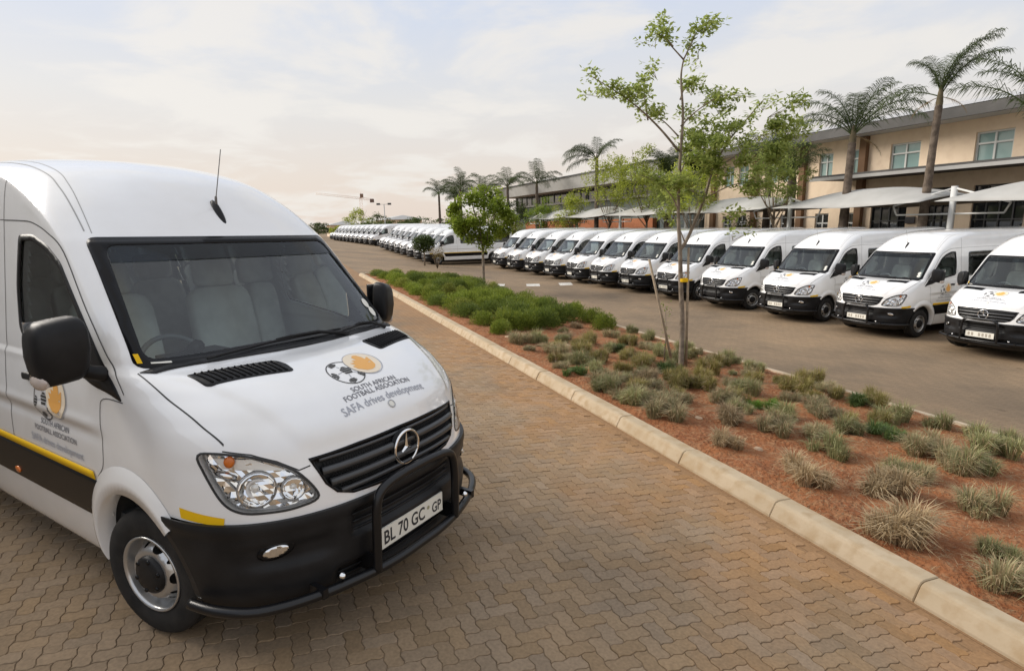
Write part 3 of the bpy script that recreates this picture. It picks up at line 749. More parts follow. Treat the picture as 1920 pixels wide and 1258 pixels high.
# panel joints
for s_ in (-1, 1):
    pr = (TH_S, s_)
    J = MB()
    J.add(*ribbon(catmull2([(-1.44, 2.185), (-1.20, 2.180), (-1.03, 2.168), (-.83, 2.112), (-.64, 2.01), (-.38, 1.715), (-.14, 1.455), (-.02, 1.32)]), .007, pr))
    J.add(*ribbon(catmull2([(-1.47, 2.44), (-1.435, 2.185), (-1.425, 1.8), (-1.45, 1.35), (-1.46, 1.0), (-1.47, .8)]), .006, pr))
    J.add(*ribbon(catmull2([(-.03, 1.277), (-.22, 1.27), (-.258, 1.2), (-.265, 1.05), (-.285, .90), (-.36, .82)]), .005, pr))
    J.add(*ribbon([(-1.44, 2.187), (XR+.2, 2.187)], .005, pr))
    J.add(*ribbon([(-2.95, 2.187), (-2.95, .80)], .005, pr)); J.add(*ribbon([(-.5, .553), (-3.8, .553)], .004, pr, .003))
    J.obj('panel_joint', gapm, body)
    J = MB()
    J.add(*ribbon([(x, s_*y) for x, y in catmull2([(.015, .892), (.20, .893), (.355, .880), (.50, .858), (.60, .834)])], .005, ('top',)))
    J.add(*ribbon([(u_of(x, y, TH_H), z) for x, y, z in ((.605, .848, 1.118), (.70, .772, 1.094), (.78, .695, 1.048), (.838, .618, .99), (.86, .57, 1.0))], .006, (TH_H, s_)))
    J.obj('bonnet_joint', gapm, body)
    J = MB()
    J.add(*ribbon([(x, s_*y) for x, y in catmull2([(-.63, .778), (-.80, .752), (-1.0, .722), (-1.3, .69), (-2.2, .665), (-5.8, .66)])], .006, ('top',)))
    J.add(*ribbon([(x, s_*y) for x, y in catmull2([(-.60, .755), (-.80, .715), (-1.0, .675), (-1.3, .635), (-2.2, .60), (-5.8, .60)])], .004, ('top',)))
    J.obj('roof_seam', gapl, body)

# grille: dark cavity, four bars, mesh, round emblem
gp = part('grille', patch(inset(GR, -.004), (TH_F, 1), -.035, step=.03, skirt=-.036), black_pl)
mb = MB()
for zz, hw, r_ in ((1.014, .515, .010), (.958, .515, .021), (.895, .485, .021), (.84, .44, .014)):
    P = lay([(-y, zz+.006*(1-(y/hw)**2)) for y in np.linspace(-hw, hw, 33)], (TH_F, 1), -.006); v, f = tube(P, r_, 10); mb.add(v, f)
mb.obj('grille_bar', mat('grille_bar_grey', (.045, .046, .048), .28, spec=.6), gp)
for z0, z1 in ((.97, 1.008), (.915, .94), (.856, .878)):
    mb = MB()
    for k in range(70):
        y = -.52+1.04*k/69
        if abs(y) < .52-.10*(1.01-z0)/.2: 
            P = lay([(-(y-.007), z0), (-(y+.007), z1)], (TH_F, 1), -.018); mb.tube(P, .0022, 4, False)
            P = lay([(-(y+.007), z0), (-(y-.007), z1)], (TH_F, 1), -.018); mb.tube(P, .0022, 4, False)
    gm_ = mb.obj('grille_mesh', black_pl, gp); gm_['kind'] = 'stuff'
part('grille_surround', patch(inset(GR, -.010), (TH_F, 1), .003, holes=[inset(GR, .004)], step=.02, skirt=.004), black_gl, gp)
bx0 = .972
v, f = lathe([(0, bx0-.01), (.099, bx0-.01), (.103, bx0-.03)], 40, 'x'); em = part('emblem', ([(p[0], p[1], p[2]+.933) for p in v], f), black_gl)
ringp = [(.094+.0085*math.cos(a), bx0+.0085*math.sin(a)) for a in np.linspace(0, 6.283, 10, endpoint=False)]
v, f = lathe(ringp, 48, 'x', True); part('ring', ([(p[0], p[1], p[2]+.933) for p in v], f), chrome, em)
mb = MB()
for k in range(3):
    a = math.pi/2+k*2*math.pi/3; ca, sa = math.cos(a), math.sin(a)
    tip = (bx0, .092*ca, .933+.092*sa); base = [(bx0-.004, -.011*sa-.012*ca*0, .933+.011*ca), (bx0+.008, 0, .933), (bx0-.004, .011*sa, .933-.011*ca)]
    mb.add([base[0], base[1], base[2], tip, (bx0-.012, 0, .933)], [(0, 1, 3), (1, 2, 3), (2, 4, 3), (4, 0, 3)])
mb.obj('spoke', chrome, em, False)
v, f = lathe([(0, .004), (.022, .003), (.026, 0)], 20, 'x')
h_, n_ = hit_top(.868, 0); M = n_.to_track_quat('X', 'Z').to_matrix()
bd_ = part('bonnet_badge', ([M @ Vector(p)+h_ for p in v], f), platem)
rg = [(.022+.003*math.cos(a), .004+.002*math.sin(a)) for a in np.linspace(0, 6.283, 6, endpoint=False)]
v, f = lathe(rg, 20, 'x', True); part('ring', ([M @ Vector(p)+h_ for p in v], f), palegrey, bd_)

# headlights
housing = mat('lamp_housing', (.95, .95, .94), .35, metal=.05); dull = mat('lamp_dull', (.88, .87, .83), .25, metal=.3)
for s_ in (-1, 1):
    pr = (TH_H, s_)
    hv, hf = fill2d(HL, (), .022); hv2 = lay(hv, pr, -.048); hf2 = fix_winding(hv2, hf, pr)
    hb = boundary(hf2); top_ = lay(hv, pr, .0); nn = len(hv2)
    hd = part('headlight', (hv2+top_, hf2+[(a, b, b+nn, a+nn) for a, b in hb]), housing)
    fv, ff = fill2d(inset(HL, .012), (), .026); rj = random.Random(4)      # faceted reflector filling the unit
    fl = lay(fv, pr, [-.036+rj.uniform(-.007, .007) for _ in fv]); ff = fix_winding(fl, ff, pr)
    part('faceted_reflector', (fl, ff), mat('facet_chrome', (.95, .95, .94), .06, metal=1), hd, False)
    part('lens', patch(HL, pr, .003, step=.022), lensm, hd)
    part('lamp_gasket', patch(inset(HL, -.006), pr, .0022, holes=[inset(HL, .004)], step=.02, skirt=.004), gapm, hd)
    def bowl(x, y, z, r, dp, name, bulb):
        u = u_of(x, y, TH_H); c, n_ = hit_th(u, z, TH_H, s_); n_ = Vector((.86, s_*.5, .06)).normalized(); c = c-n_*.018
        M = n_.to_track_quat('X', 'Z').to_matrix()
        prof = [(r*1.06, -.01), (r*1.06, .004), (r, .006), (r*.97, 0)]+[(r*.97*math.cos(a), -dp*math.sin(a)) for a in np.linspace(.15, 1.45, 5)]
        v, f = lathe(prof, 15, 'x'); o = part(name, ([M @ Vector(p)+c for p in v], f), mat('reflector_silver', (.95, .95, .94), .07, metal=1), hd, False)
        v, f = lathe([(r*1.05, .0), (r*1.14, .002), (r*1.14, -.02)], 30, 'x'); MB().add([M @ Vector(p)+c for p in v], f).obj('lamp_bezel', mat('bezel_grey', (.42, .42, .42), .25, metal=.6), hd)
        v, f = lathe([(0, -dp*.35), (bulb, -dp*.4), (bulb*1.1, -dp*.6), (bulb*.7, -dp)], 16, 'x'); mb = MB().add([M @ Vector(p)+c for p in v], f); mb.obj('bulb_cap', dull, hd)
        if bulb > .02:
            v, f = lathe([(bulb*1.2+.0, -dp*.5), (bulb*1.9, -dp*.32), (bulb*2.0, -dp*.36), (bulb*1.3, -dp*.55)], 24, 'x', True); MB().add([M @ Vector(p)+c for p in v], f).obj('lamp_ring', housing, hd)
    bowl(.738, .775, .925, .078, .05, 'reflector', .024); bowl(.835, .648, .905, .05, .04, 'reflector', .016)
    q = [(.57, .89, 1.083), (.70, .765, 1.068), (.80, .655, 1.0), (.69, .78, 1.02), (.60, .865, 1.03)]
    part('indicator_panel', patch([(u_of(x, y, TH_H), z) for x, y, z in q], pr, -.03, step=.03), dull, hd)
    u = u_of(.63, .84, TH_H); part('indicator_bulb', patch([(u+.024*math.cos(a), 1.066+.028*math.sin(a)) for a in np.linspace(0, 6.283, 16, endpoint=False)], pr, -.012, step=.012, skirt=.014), amber, hd)
    c, n_ = hit_th(u_of(.61, .862, TH_H), 1.005, TH_H, s_); obj('side_lamp', *tube([c-n_*.03+Vector((-.03, s_*.02, .012)), c-n_*.03+Vector((.04, -s_*.035, -.022))], [.022, .020], 14), chrome, hd)

# doors: glass, rubber, black quarter panel, handle
for s_ in (-1, 1):
    pr = (TH_S, s_)
    swr = round_poly(SW, .035, 3); gl = [p for p in inset(SW, .035)]
    gl = [p for p in gl if p[0] < -.40]+[]
    gpoly = [(-1.18, 2.065), (-1.03, 2.066), (-.845, 2.012), (-.69, 1.93), (-.46, 1.675), (-.46, 1.43), (-.62, 1.462), (-1.0, 1.515), (-1.17, 1.54), (-1.205, 1.6), (-1.215, 1.8)]
    gpr = round_poly(gpoly, .03, 3)
    wd = part('door_window', patch(gpr, pr, -.006, step=.05), sideglass)
    part('window_seal', patch(swr, pr, .003, holes=[gpr], step=.03, skirt=.004), black_pl, wd)
    part('door_handle', patch(round_poly([(-1.16, 1.295), (-1.03, 1.300), (-1.02, 1.262), (-1.15, 1.255)], .018, 3), pr, .022, step=.02, skirt=.022), black_pl)
    for x0, x1 in CABW:
        part('cabin_window', patch(round_poly([(x0, 2.08), (x1, 2.08), (x1, 1.47), (x0, 1.47)], .07, 4), pr, .003, step=.08, skirt=.004), tint2)
    # mirror
    mc = Vector((-.27, s_*1.115, 1.545))
    prof = []
    v = []; f = []; nu, nv = 22, 14
    for i in range(nv+1):
        a = math.pi*i/nv
        for j in range(nu):
            b = 2*math.pi*j/nu
            def se(c, e): return math.copysign(abs(c)**e, c)
            yy = se(math.cos(a), .42); xx = se(math.sin(a), .42)*se(math.cos(b), .6); zz = se(math.sin(a), .42)*se(math.sin(b), .4)
            k = 1-.16*max(0, -zz)-.05*max(0, zz); fx = .115 if xx > 0 else .05
            v.append((mc.x+fx*xx*k-.05*yy*1.0, mc.y+s_*(.105*yy*k), mc.z+.162*zz-.02*yy))
    for i in range(nv):
        for j in range(nu): f.append((i*nu+j, i*nu+(j+1) % nu, (i+1)*nu+(j+1) % nu, (i+1)*nu+j))
    mo = part('mirror', (v, f), black_pl)
    MB().box((mc.x-.052, mc.y, mc.z), (.012, .19, .30)).obj('mirror_glass', chrome, mo, False)
    obj('mirror_arm', *tube(smooth_path([(-.20, s_*.93, 1.40), (-.23, s_*1.0, 1.42), (-.25, s_*1.08, 1.46)], 4), [.04, .04, .04, .038, .036, .035, .035, .035, .035], 10), black_pl, mo)
    v, f = lathe([(0, 1), (.6, .85), (.95, .4), (1, 0), (.8, -.5), (0, -.7)], 12, 'x')
    part('mirror_indicator', ([(mc.x+.085*p[0]-.03, mc.y+s_*(.072+.030*p[1]), mc.z-.140+.045*p[2]) for p in v], f), mat('indicator_lens', (.55, .47, .42), .15, coat=.6), mo)

# number plate
pl = MB().box((1.0, .0, .50), (.012, .525, .118)).obj('number_plate', platem, van, False)
MB().box((.992, 0, .50), (.012, .545, .138)).obj('plate_holder', black_pl, pl, False)

# nudge bar
low_ = smooth_path([(.45, -.985, .36), (.62, -.955, .365), (.80, -.86, .37), (.93, -.66, .372), (1.02, -.40, .375), (1.055, -.2, .375), (1.06, 0, .375), (1.055, .2, .375), (1.02, .40, .375), (.93, .66, .372), (.80, .86, .37), (.62, .955, .365), (.45, .985, .36)], 5)
nb = obj('nudge_bar', *tube(low_, .026, 12), bar_m, van)
hoop = smooth_path([(1.045, -.335, .375), (1.05, -.335, .55), (1.05, -.33, .70), (1.05, -.305, .79), (1.05, -.24, .826), (1.05, -.12, .840), (1.05, 0, .842), (1.05, .12, .840), (1.05, .24, .826), (1.05, .305, .79), (1.05, .33, .70), (1.05, .335, .55), (1.045, .335, .375)], 5)
obj('hoop', *tube(hoop, .025, 12), bar_m, nb)
for s_ in (-1, 1): MB().box((.98, s_*.335, .41), (.14, .012, .10)).obj('bracket', bar_m, nb, False); MB().box((.93, s_*.62, .385), (.10, .03, .05)).obj('bracket', bar_m, nb, False)
for s_ in (-1, 1): 
    v, f = lathe([(0, .02), (.012, .018), (.018, 0)], 10, 'x'); MB().add([(p[0]+.985, p[1]+s_*.52, p[2]+.43) for p in v], f).obj('bolt', chrome, nb)

# aerial on the roof front
h_, n_ = hit_top(-.635, .015)
an = obj('aerial', *(lambda L: ([h_+Vector((p[0]*.075-.0, p[1]*.028, max(p[2], -.2)*.045+p[0]*-.085)) for p in L[0]], L[1]))(lathe([(0, 1), (.45, .75), (.8, .3), (1, -.2), (1, -.9)], 14, 'z')), black_pl, van)
obj('mast', *tube([h_+Vector((-.02, 0, .03)), h_+Vector((-.015, 0, .10)), h_+Vector((-.01, -.0, .105)), h_+Vector((.085, -.0, .395))], [.010, .008, .0035, .0028], 8), mat('mast_grey', (.16, .15, .14), .5), an)

# wheels
def wheel_parts(root):
    ty = [(.205, .085), (.225, .100), (.27, .106), (.315, .103), (.335, .092), (.345, .078), (.347, .055), (.338, .053), (.338, .046), (.348, .044), (.348, .014), (.339, .012), (.339, -.012), (.348, -.014), (.348, -.044), (.338, -.046), (.338, -.053), (.347, -.055), (.345, -.078), (.335, -.092), (.30, -.1), (.22, -.09)]
    wh = obj('wheel', *lathe([(r, -a) for r, a in ty], 56, 'y'), rubber, root)     # outer side is -y
    rimp = [(.208, -.088), (.212, -.10), (.203, -.104), (.196, -.085), (.192, -.045), (.188, -.02)]
    obj('rim', *lathe(rimp, 48, 'y'), silver, wh)
    # disc with slots, coned outwards to the hub
    holes = []
    for k in range(10):
        a = 2*math.pi*k/10; big = k % 2 == 0
        rc, ra, rt = .155, .022 if big else .013, .036 if big else .013
        holes.append([((rc+ra*math.cos(q))*math.cos(a)-rt*math.sin(q)*math.sin(a), (rc+ra*math.cos(q))*math.sin(a)+rt*math.sin(q)*math.cos(a)) for q in np.linspace(0, 6.283, 14, endpoint=False)])
    outer = [(.19*math.cos(a), .19*math.sin(a)) for a in np.linspace(0, 6.283, 48, endpoint=False)]
    vv, ff = fill2d(outer, holes, .016)
    v = []
    for a, b in vv:
        r = math.hypot(a, b); yy = -.02-.075*S((.185-r)/.055); v.append((a, yy, b))
    obj('wheel_disc', v, ff, silver, wh)
    obj('brake_drum', *lathe([(0, .0), (.17, 0), (.17, .06)], 24, 'y'), gapm, wh)
    cap = [(0, -.125), (.05, -.124), (.088, -.118), (.102, -.108), (.106, -.088)]
    hc = obj('hub_cap', *lathe(cap, 36, 'y'), black_pl, wh)
    mb = MB()
    for k in range(6):
        a = k*math.pi/3+.3; v, f = lathe([(0, -.006), (.011, -.004), (.013, .002)], 10, 'y'); mb.add([(p[0]+.085*math.cos(a), p[1]-.119, p[2]+.085*math.sin(a)) for p in v], f)
    mb.obj('wheel_nut', black_gl, wh)
    return wh
wheel = wheel_parts(van); wheel.location = (0, -.852, .346); wheel.rotation_euler = (0, 0, rad(9))
wchild = kids(wheel)
def wheel_copy(loc, rz):
    w2 = wheel.copy(); COL.objects.link(w2); w2.location = loc; w2.rotation_euler = (0, 0, rz)
    for c in wchild:
        k = c.copy(); COL.objects.link(k); k.parent = w2
    return w2
wheel_l = wheel_copy((0, .852, .346), math.pi+rad(9)); wheel_copy((XW, -.835, .346), 0); wheel_copy((XW, .835, .346), math.pi)

# cabin: dashboard, wheel, seats
dv = []; df = []
prof = [(.24, 1.20), (.17, 1.33), (.02, 1.375), (-.18, 1.36), (-.30, 1.31), (-.36, 1.20), (-.34, .95), (-.28, .6)]
for y in np.linspace(-.84, .84, 15): dv += [(x-(.0 if abs(y) < .7 else .02), y, z) for x, z in prof]
df = [(i*8+k, i*8+k+1, (i+1)*8+k+1, (i+1)*8+k) for i in range(14) for k in range(7)]
dash = obj('dashboard', dv, df, dashm, van)
mb = MB().box((-.37, .0, 1.20), (.10, .36, .34)); mb.obj('centre_console', black_pl, dash, False)
MB().box((-.30, -.43, 1.39), (.16, .36, .05)).obj('instrument_hood', black_pl, dash, False)
ringp = [(.205+.016*math.cos(a), .016*math.sin(a)) for a in np.linspace(0, 6.283, 8, endpoint=False)]
v, f = lathe(ringp, 32, 'x', True); M = Matrix.Rotation(rad(-32), 3, 'Y'); sc_ = Vector((-.50, -.43, 1.30))
sw_ = obj('steering_wheel', [M @ Vector(p)+sc_ for p in v], f, mat('wheel_grey', (.12, .12, .12), .5), van)
mb = MB(); mb.tube([M @ Vector((0, -.2, 0))+sc_, M @ Vector((.01, .2, 0))+sc_], .018, 6); mb.tube([M @ Vector((0, 0, -.2))+sc_, M @ Vector((.0, 0, .0))+sc_], .018, 6); mb.tube([M @ Vector((.02, 0, 0))+sc_, M @ Vector((.30, 0, 0))+sc_], .04, 8); mb.obj('steering_column', black_pl, sw_)
def seat(x, y, w_, hb):
    v = []; f = []
    def pad(c, d, tilt, e=.35):
        n0 = len(v); nu, nv = 14, 10; T = Matrix.Rotation(tilt, 3, 'Y')
        for i in range(nv+1):
            a = math.pi*i/nv
            for j in range(nu):
                b = 2*math.pi*j/nu; se = lambda q: math.copysign(abs(q)**e, q)
                p = Vector((d[0]*se(math.sin(a))*se(math.cos(b)), d[1]*se(math.sin(a))*se(math.sin(b)), d[2]*se(math.cos(a)))); v.append(T @ p+Vector(c))
        for i in range(nv):
            for j in range(nu): f.append((n0+i*nu+j, n0+(i+1)*nu+j, n0+(i+1)*nu+(j+1) % nu, n0+i*nu+(j+1) % nu))
    pad((x, y, .98), (.26, w_, .08), 0); pad((x-.30, y, 1.34), (.075, w_, .36), rad(-14)); pad((x-.42, y, 1.80), (.05, .15, .11), rad(-10))
    return obj('seat', v, f, seatm, van)
seat(-.88, -.43, .25, 1); seat(-.88, .33, .25, 1); seat(-.88, .70, .12, 1)
for xx in (-2.0, -2.9, -3.8):
    for y in (-.6, -.15, .45): seat(xx, y, .21, 1)

# printed emblem and lettering
def text2d(s_, size, sx=1.0, align='CENTER', bold=.0):
    cu = bpy.data.curves.new('t', 'FONT'); cu.body = s_; cu.size = size; cu.align_x = align; cu.resolution_u = 3; cu.offset = bold*size
    ob = bpy.data.objects.new('t', cu); COL.objects.link(ob); dg = bpy.context.evaluated_depsgraph_get(); dg.update()
    me = bpy.data.meshes.new_from_object(ob.evaluated_get(dg)); v = [(p.co.x*sx, p.co.y) for p in me.vertices]; f = [tuple(p.vertices) for p in me.polygons]
    bpy.data.objects.remove(ob); bpy.data.curves.remove(cu); bpy.data.meshes.remove(me); return v, f
def fit(vf, width, x0=0, y0=0):
    v, f = vf; a = min(p[0] for p in v); b = max(p[0] for p in v); k = width/(b-a); return [((p[0]-(a+b)/2)*k+x0, p[1]*k+y0) for p in v], f
def circle(cx, cy, r, n=28): return [(cx+r*math.cos(a), cy+r*math.sin(a)) for a in np.linspace(0, 2*math.pi, n, endpoint=False)]
def emblem_shapes():
    """(material, layer, verts, faces) in units where the whole mark is 1 wide; ball left, disc with flower right"""
    out = []
    bc = (-.215, -.05); br = .285; dc = (.20, .06); dr = .29
    disc = circle(*dc, dr, 40); out.append((cream_, 1, *fill2d(disc, (), .08)))
    v, f = fill2d(circle(*bc, br, 44), [circle(*bc, br-.016, 44)], .04); out.append((pblack, 0, v, f))
    v, f = fill2d(circle(dc[0]+.012, dc[1], dr+.02, 44), [circle(dc[0]+.012, dc[1], dr+.008, 44)], .05); out.append((palegrey, 0, v, f))
    fl = [(-.20, -.10), (-.23, -.02), (-.16, -.01), (-.21, .07), (-.12, .06), (-.13, .13), (-.05, .11), (-.06, .21), (.0, .26), (.06, .24), (.10, .16), (.11, .08), (.17, .13), (.19, .12), (.18, .0), (.16, -.10), (.10, -.16), (.02, -.19), (-.08, -.18)]
    fl = [(dc[0]+a*.98, dc[1]+b*.98-.03) for a, b in fl]
    ey = [(dc[0]+.085, dc[1]-.045), (dc[0]+.135, dc[1]-.015), (dc[0]+.14, dc[1]-.05)]
    out.append((orange_, 2, *fill2d(fl, [ey], .05)))
    def pent(c, r, a0, squash=1, rot=0):
        p = [(r*math.cos(a0+k*2*math.pi/5), r*math.sin(a0+k*2*math.pi/5)*squash) for k in range(5)]
        return [(c[0]+x*math.cos(rot)-y*math.sin(rot), c[1]+x*math.sin(rot)+y*math.cos(rot)) for x, y in p]
    spots = [((bc[0]+.03, bc[1]+.03), .105, .3, 1, 0), ((bc[0]-.08, bc[1]+.205), .085, 1.2, .62, .35), ((bc[0]-.215, bc[1]-.03), .085, .3, .62, 1.6), ((bc[0]-.04, bc[1]-.205), .085, .9, .62, .1), ((bc[0]+.19, bc[1]-.13), .075, .2, .66, -.9)]
    for c, r, a0, sq, ro in spots:
        P = pent(c, r, a0, sq, ro); y0 = min(p[1] for p in P); y1 = max(p[1] for p in P); k = 4
        for q in range(k):                       # striped spots: clipped horizontal bars
            a = y0+(y1-y0)*(q+.06)/k; b = y0+(y1-y0)*(q+.80)/k; bar = []
            def xr(y):
                xs = []
                for i in range(5):
                    p, s2 = P[i], P[(i+1) % 5]
                    if (p[1]-y)*(s2[1]-y) < 0: xs.append(p[0]+(s2[0]-p[0])*(y-p[1])/(s2[1]-p[1]))
                return (min(xs), max(xs)) if len(xs) > 1 else None
            A_, B_ = xr(a), xr(b)
            if A_ and B_: out.append((pblack, 0, [(A_[0], a), (A_[1], a), (B_[1], b), (B_[0], b)], [(0, 1, 2, 3)]))
    cp = spots[0]
    for c, *_ in spots[1:]:                      # ball seams
        a = Vector(cp[0]); b = Vector(c); d = (b-a).normalized(); n = Vector((-d.y, d.x))*.006; a2 = a+d*.10; b2 = b-d*.06
        out.append((palegrey, 0, [tuple(a2+n), tuple(a2-n), tuple(b2-n), tuple(b2+n)], [(0, 1, 2, 3)]))
    return out
def print_group(name, root, mapf, proj, scale, ty_):
    """lays emblem and lettering; mapf turns mark coordinates into body coordinates"""
    first = None; groups = {}
    for m, layer, v, f in emblem_shapes():
        groups.setdefault((m.name, layer), [m, MB()])[1].add(*(lambda vv: (vv, fix_winding(vv, f, proj)))(lay([mapf(a*scale, b*scale) for a, b in v], proj, .0022+.0012*layer)))
    em_root = None
    for (mn, layer), (m, mbx) in sorted(groups.items(), key=lambda k: -k[0][1]):
        o = mbx.obj('emblem_print' if em_root is None else 'emblem_print', m, root, False)
        em_root = o
    for s_, wd, y0, m in (('SOUTH AFRICAN', .86, ty_[0], greytxt), ('FOOTBALL ASSOCIATION', 1.28, ty_[1], greytxt), ('SAFA drives development', 1.60, ty_[2], palegrey)):
        v, f = fit(text2d(s_, 1, bold=.012), wd*scale, 0, y0*scale); vv = lay([mapf(a, b) for a, b in v], proj, .0024)
        obj('lettering', vv, fix_winding(vv, f, proj), m, root, False)
print_group('bonnet', van, lambda a, b: (.588-b*.92, a), ('top',), .395, (-.45, -.545, -.70))
print_group('door', van, lambda a, b: (-.84+a, 1.175+b), (TH_S, -1), .42, (-.41, -.53, -.71))
print_group('door', van, lambda a, b: (-.84-a, 1.175+b), (TH_S, 1), .42, (-.41, -.53, -.71))
# plate characters
v, f = text2d('BL 70 GC', .118, .78, bold=.018); v, f = fit((v, f), .335, -.072, .463)
px_ = 1.0075
plate_txt = obj('plate_character', [(px_, a, b) for a, b in v], f, inkm, pl, False)
v, f = fit(text2d('GP', .118, .78, bold=.018), .085, .205, .463); obj('plate_character', [(px_, a, b) for a, b in v], f, inkm, pl, False)
v, f = fill2d(circle(.128, .515, .012, 10), (), .02); obj('plate_emblem', [(px_, a, b) for a, b in v], f, mat('plate_green', (.35, .33, .20), .5), pl, False)

tag(van, 'white passenger van with bull bar and football emblem on its bonnet, alone on the driveway', 'van')
van.rotation_mode = 'QUATERNION'; van.rotation_quaternion = VAN_ROT.to_quaternion(); van.location = VAN_LOC
# ------------------------------------------------------------------ the parked vans
ORD = ['first', 'second', 'third', 'fourth', 'fifth', 'sixth', 'seventh', 'eighth', 'ninth', 'tenth', 'eleventh', 'twelfth', 'thirteenth']
chmap = {}
for c in bpy.data.objects:
    if c.parent: chmap.setdefault(c.parent.name, []).append(c)
marks = MB()
for k in range(7):
    y = -.20+k*.065
    if k != 2: marks.box((1.0075, y, .50), (.001, .04, .07))
marks_me = mesh('plate_mark', marks.v, marks.f, False); marks_me.materials.append(mat('ink_grey', (.42, .38, .32), .6))
def park(x, y, yaw, skip=(), plate=True):
    o = copy_tree(van, None, set(skip) | {'plate_character', 'plate_emblem'} | (set() if plate else {'number_plate'}), chmap)
    o.name = 'passenger_van'; o.rotation_mode = 'XYZ'; o.rotation_euler = (0, 0, yaw); o.location = (x, y, g(x, y))
    st = rad(random.choice((0, 0, -6, 5, 12, -14, 3)))
    for c in bpy.data.objects:
        if c.parent == o and c.name.startswith('wheel.') and abs(c.location.x) < .1: c.rotation_euler.z = (math.pi if c.location.y > 0 else 0)+st
    return o
row = [(10.873, 12.173), (9.875, 14.816), (8.852, 17.258), (7.813, 19.846), (6.86, 22.42), (5.903, 25.011), (4.88, 27.10), (3.957, 29.35), (2.95, 31.85), (1.93, 34.55), (.84, 37.10), (-.17, 39.45)]
for k, (x, y) in enumerate(row):
    o = park(x, y, rad(-157.0+random.uniform(-2.0, 2.0)), skip=('floor_pan',), plate=k not in (3,))
    tag(o, f'white van nose-out in the row facing the planted bed, {ORD[k]} from the office end', 'van', 'vans parked in the near row')
    if k not in (3,):
        for c in bpy.data.objects:
            if c.parent == o and c.name.startswith('number_plate'):
                m_ = bpy.data.objects.new('plate_mark', marks_me); COL.objects.link(m_); m_.parent = c; break
far_skip = ('seat', 'dashboard', 'steering_wheel', 'emblem_print', 'lettering', 'wiper', 'side_marker', 'wheel_housing', 'floor_pan', 'bonnet_badge', 'fog_light', 'door_handle', 'number_plate', 'nudge_bar')
for k in range(8):
    x = -5.65+AX[0]*2.83*k; y = 42.96+AX[1]*2.83*k; o = park(x, y, rad(-158+random.uniform(-1, 1)), far_skip)
    tag(o, f'white van in the middle row beyond the crossing strip, {ORD[k]} from the side-on end van', 'van', 'vans parked in the middle row')
for k in range(11):
    x = -16.6-1.50*k; y = 71.5+3.25*k; o = park(x, y, rad(-155+random.uniform(-1, 1)), far_skip)
    tag(o, f'white van in the farthest row towards the crane, {ORD[k]} from the middle row', 'van', 'vans parked in the farthest row')

# ------------------------------------------------------------------ bed planting
def blades(n, h, spread, w_, seed, lean=.5, base=.06):
    r = random.Random(seed); v = []; f = []
    for _ in range(n):
        a = r.uniform(0, 6.283); b0 = base*math.sqrt(r.random()); L = h*r.uniform(.55, 1.1); out_ = r.random()**.7*spread
        bx, by = b0*math.cos(a), b0*math.sin(a); dx_, dy_ = math.cos(a+r.gauss(0, .5)), math.sin(a+r.gauss(0, .5)); px, py = -dy_*w_/2, dx_*w_/2
        m1 = (bx+dx_*out_*.35, by+dy_*out_*.35, L*.62); m2 = (bx+dx_*out_, by+dy_*out_, L*(1-.55*lean*out_/spread*r.uniform(.5, 1.3)))
        k = len(v); v += [(bx-px, by-py, -.03), (bx+px, by+py, -.03), (m1[0]+px, m1[1]+py, m1[2]), (m1[0]-px, m1[1]-py, m1[2]), m2]; f += [(k, k+1, k+2, k+3), (k+3, k+2, k+4)]
    return v, f
def bush(n, r0, h, leaf, w_, seed, up=.6, core=.35):
    r = random.Random(seed); v = []; f = []
    lob = [(r.uniform(-.4, .4), r.uniform(-.4, .4), r.uniform(.75, 1.1)) for _ in range(5)]
    for _ in range(n):
        a = r.uniform(0, 6.283); e = math.asin(r.uniform(-.05, 1)); rr = (core+(1-core)*r.random()**.5)
        lx, ly, ls = r.choice(lob)
        p = Vector((math.cos(a)*math.cos(e)*r0*rr*.75*ls+lx*r0, math.sin(a)*math.cos(e)*r0*rr*.75*ls+ly*r0, h*rr*math.sin(e)*ls+.02))
        d = Vector((math.cos(a)*math.cos(e), math.sin(a)*math.cos(e), math.sin(e)+up)).normalized(); d = (d+Vector((r.gauss(0, .35), r.gauss(0, .35), r.gauss(0, .25)))).normalized()
        s_ = d.cross(Vector((r.gauss(0, 1), r.gauss(0, 1), r.gauss(0, 1)))).normalized()*w_/2*r.uniform(.7, 1.2); L = leaf*r.uniform(.6, 1.2)*(2.3 if r.random() < .08 else 1); k = len(v)
        v += [p, p+d*L*.5+s_, p+d*L, p+d*L*.5-s_]; f.append((k, k+1, k+2, k+3))
    return v, f
M_sh = [leaf_mat('shrub_leaf_a', (.10, .15, .020), (.29, .34, .050)), leaf_mat('shrub_leaf_b', (.07, .11, .022), (.20, .25, .045)), leaf_mat('shrub_leaf_c', (.15, .18, .028), (.32, .34, .07))]
sh_mesh = []
for k in range(6):
    me = mesh('shrub', *bush(4200, .42, .46, .058, .015, 100+k, .5, .3), smooth=False); me.materials.append(M_sh[k % 3]); sh_mesh.append(me)
def where(t, d, lab):
    p = ' close to the kerb' if d < 4.45 else ' close to the far edging' if d > 6.75 else ' in mid bed'
    return lab+p+(', at the far tip' if t > 25 else ', at its near edge' if t < 13.3 and 'planting' in lab else '')
def plant(me, name, t, d, sc_, label, cat, group, sz=1.0):
    x, y = td(t, d); o = bpy.data.objects.new(name, me); COL.objects.link(o); o.location = (x, y, soil_z(t, d)-.01); o.rotation_euler = (random.gauss(0, .04), random.gauss(0, .04), random.uniform(0, 6.28)); o.scale = (sc_, sc_*random.uniform(.9, 1.1), sc_*sz); return tag(o, label, cat, group)
SL = ['bushy green shrub in the dense planting', 'dark green shrub in the dense planting', 'yellowish green shrub in the dense planting']
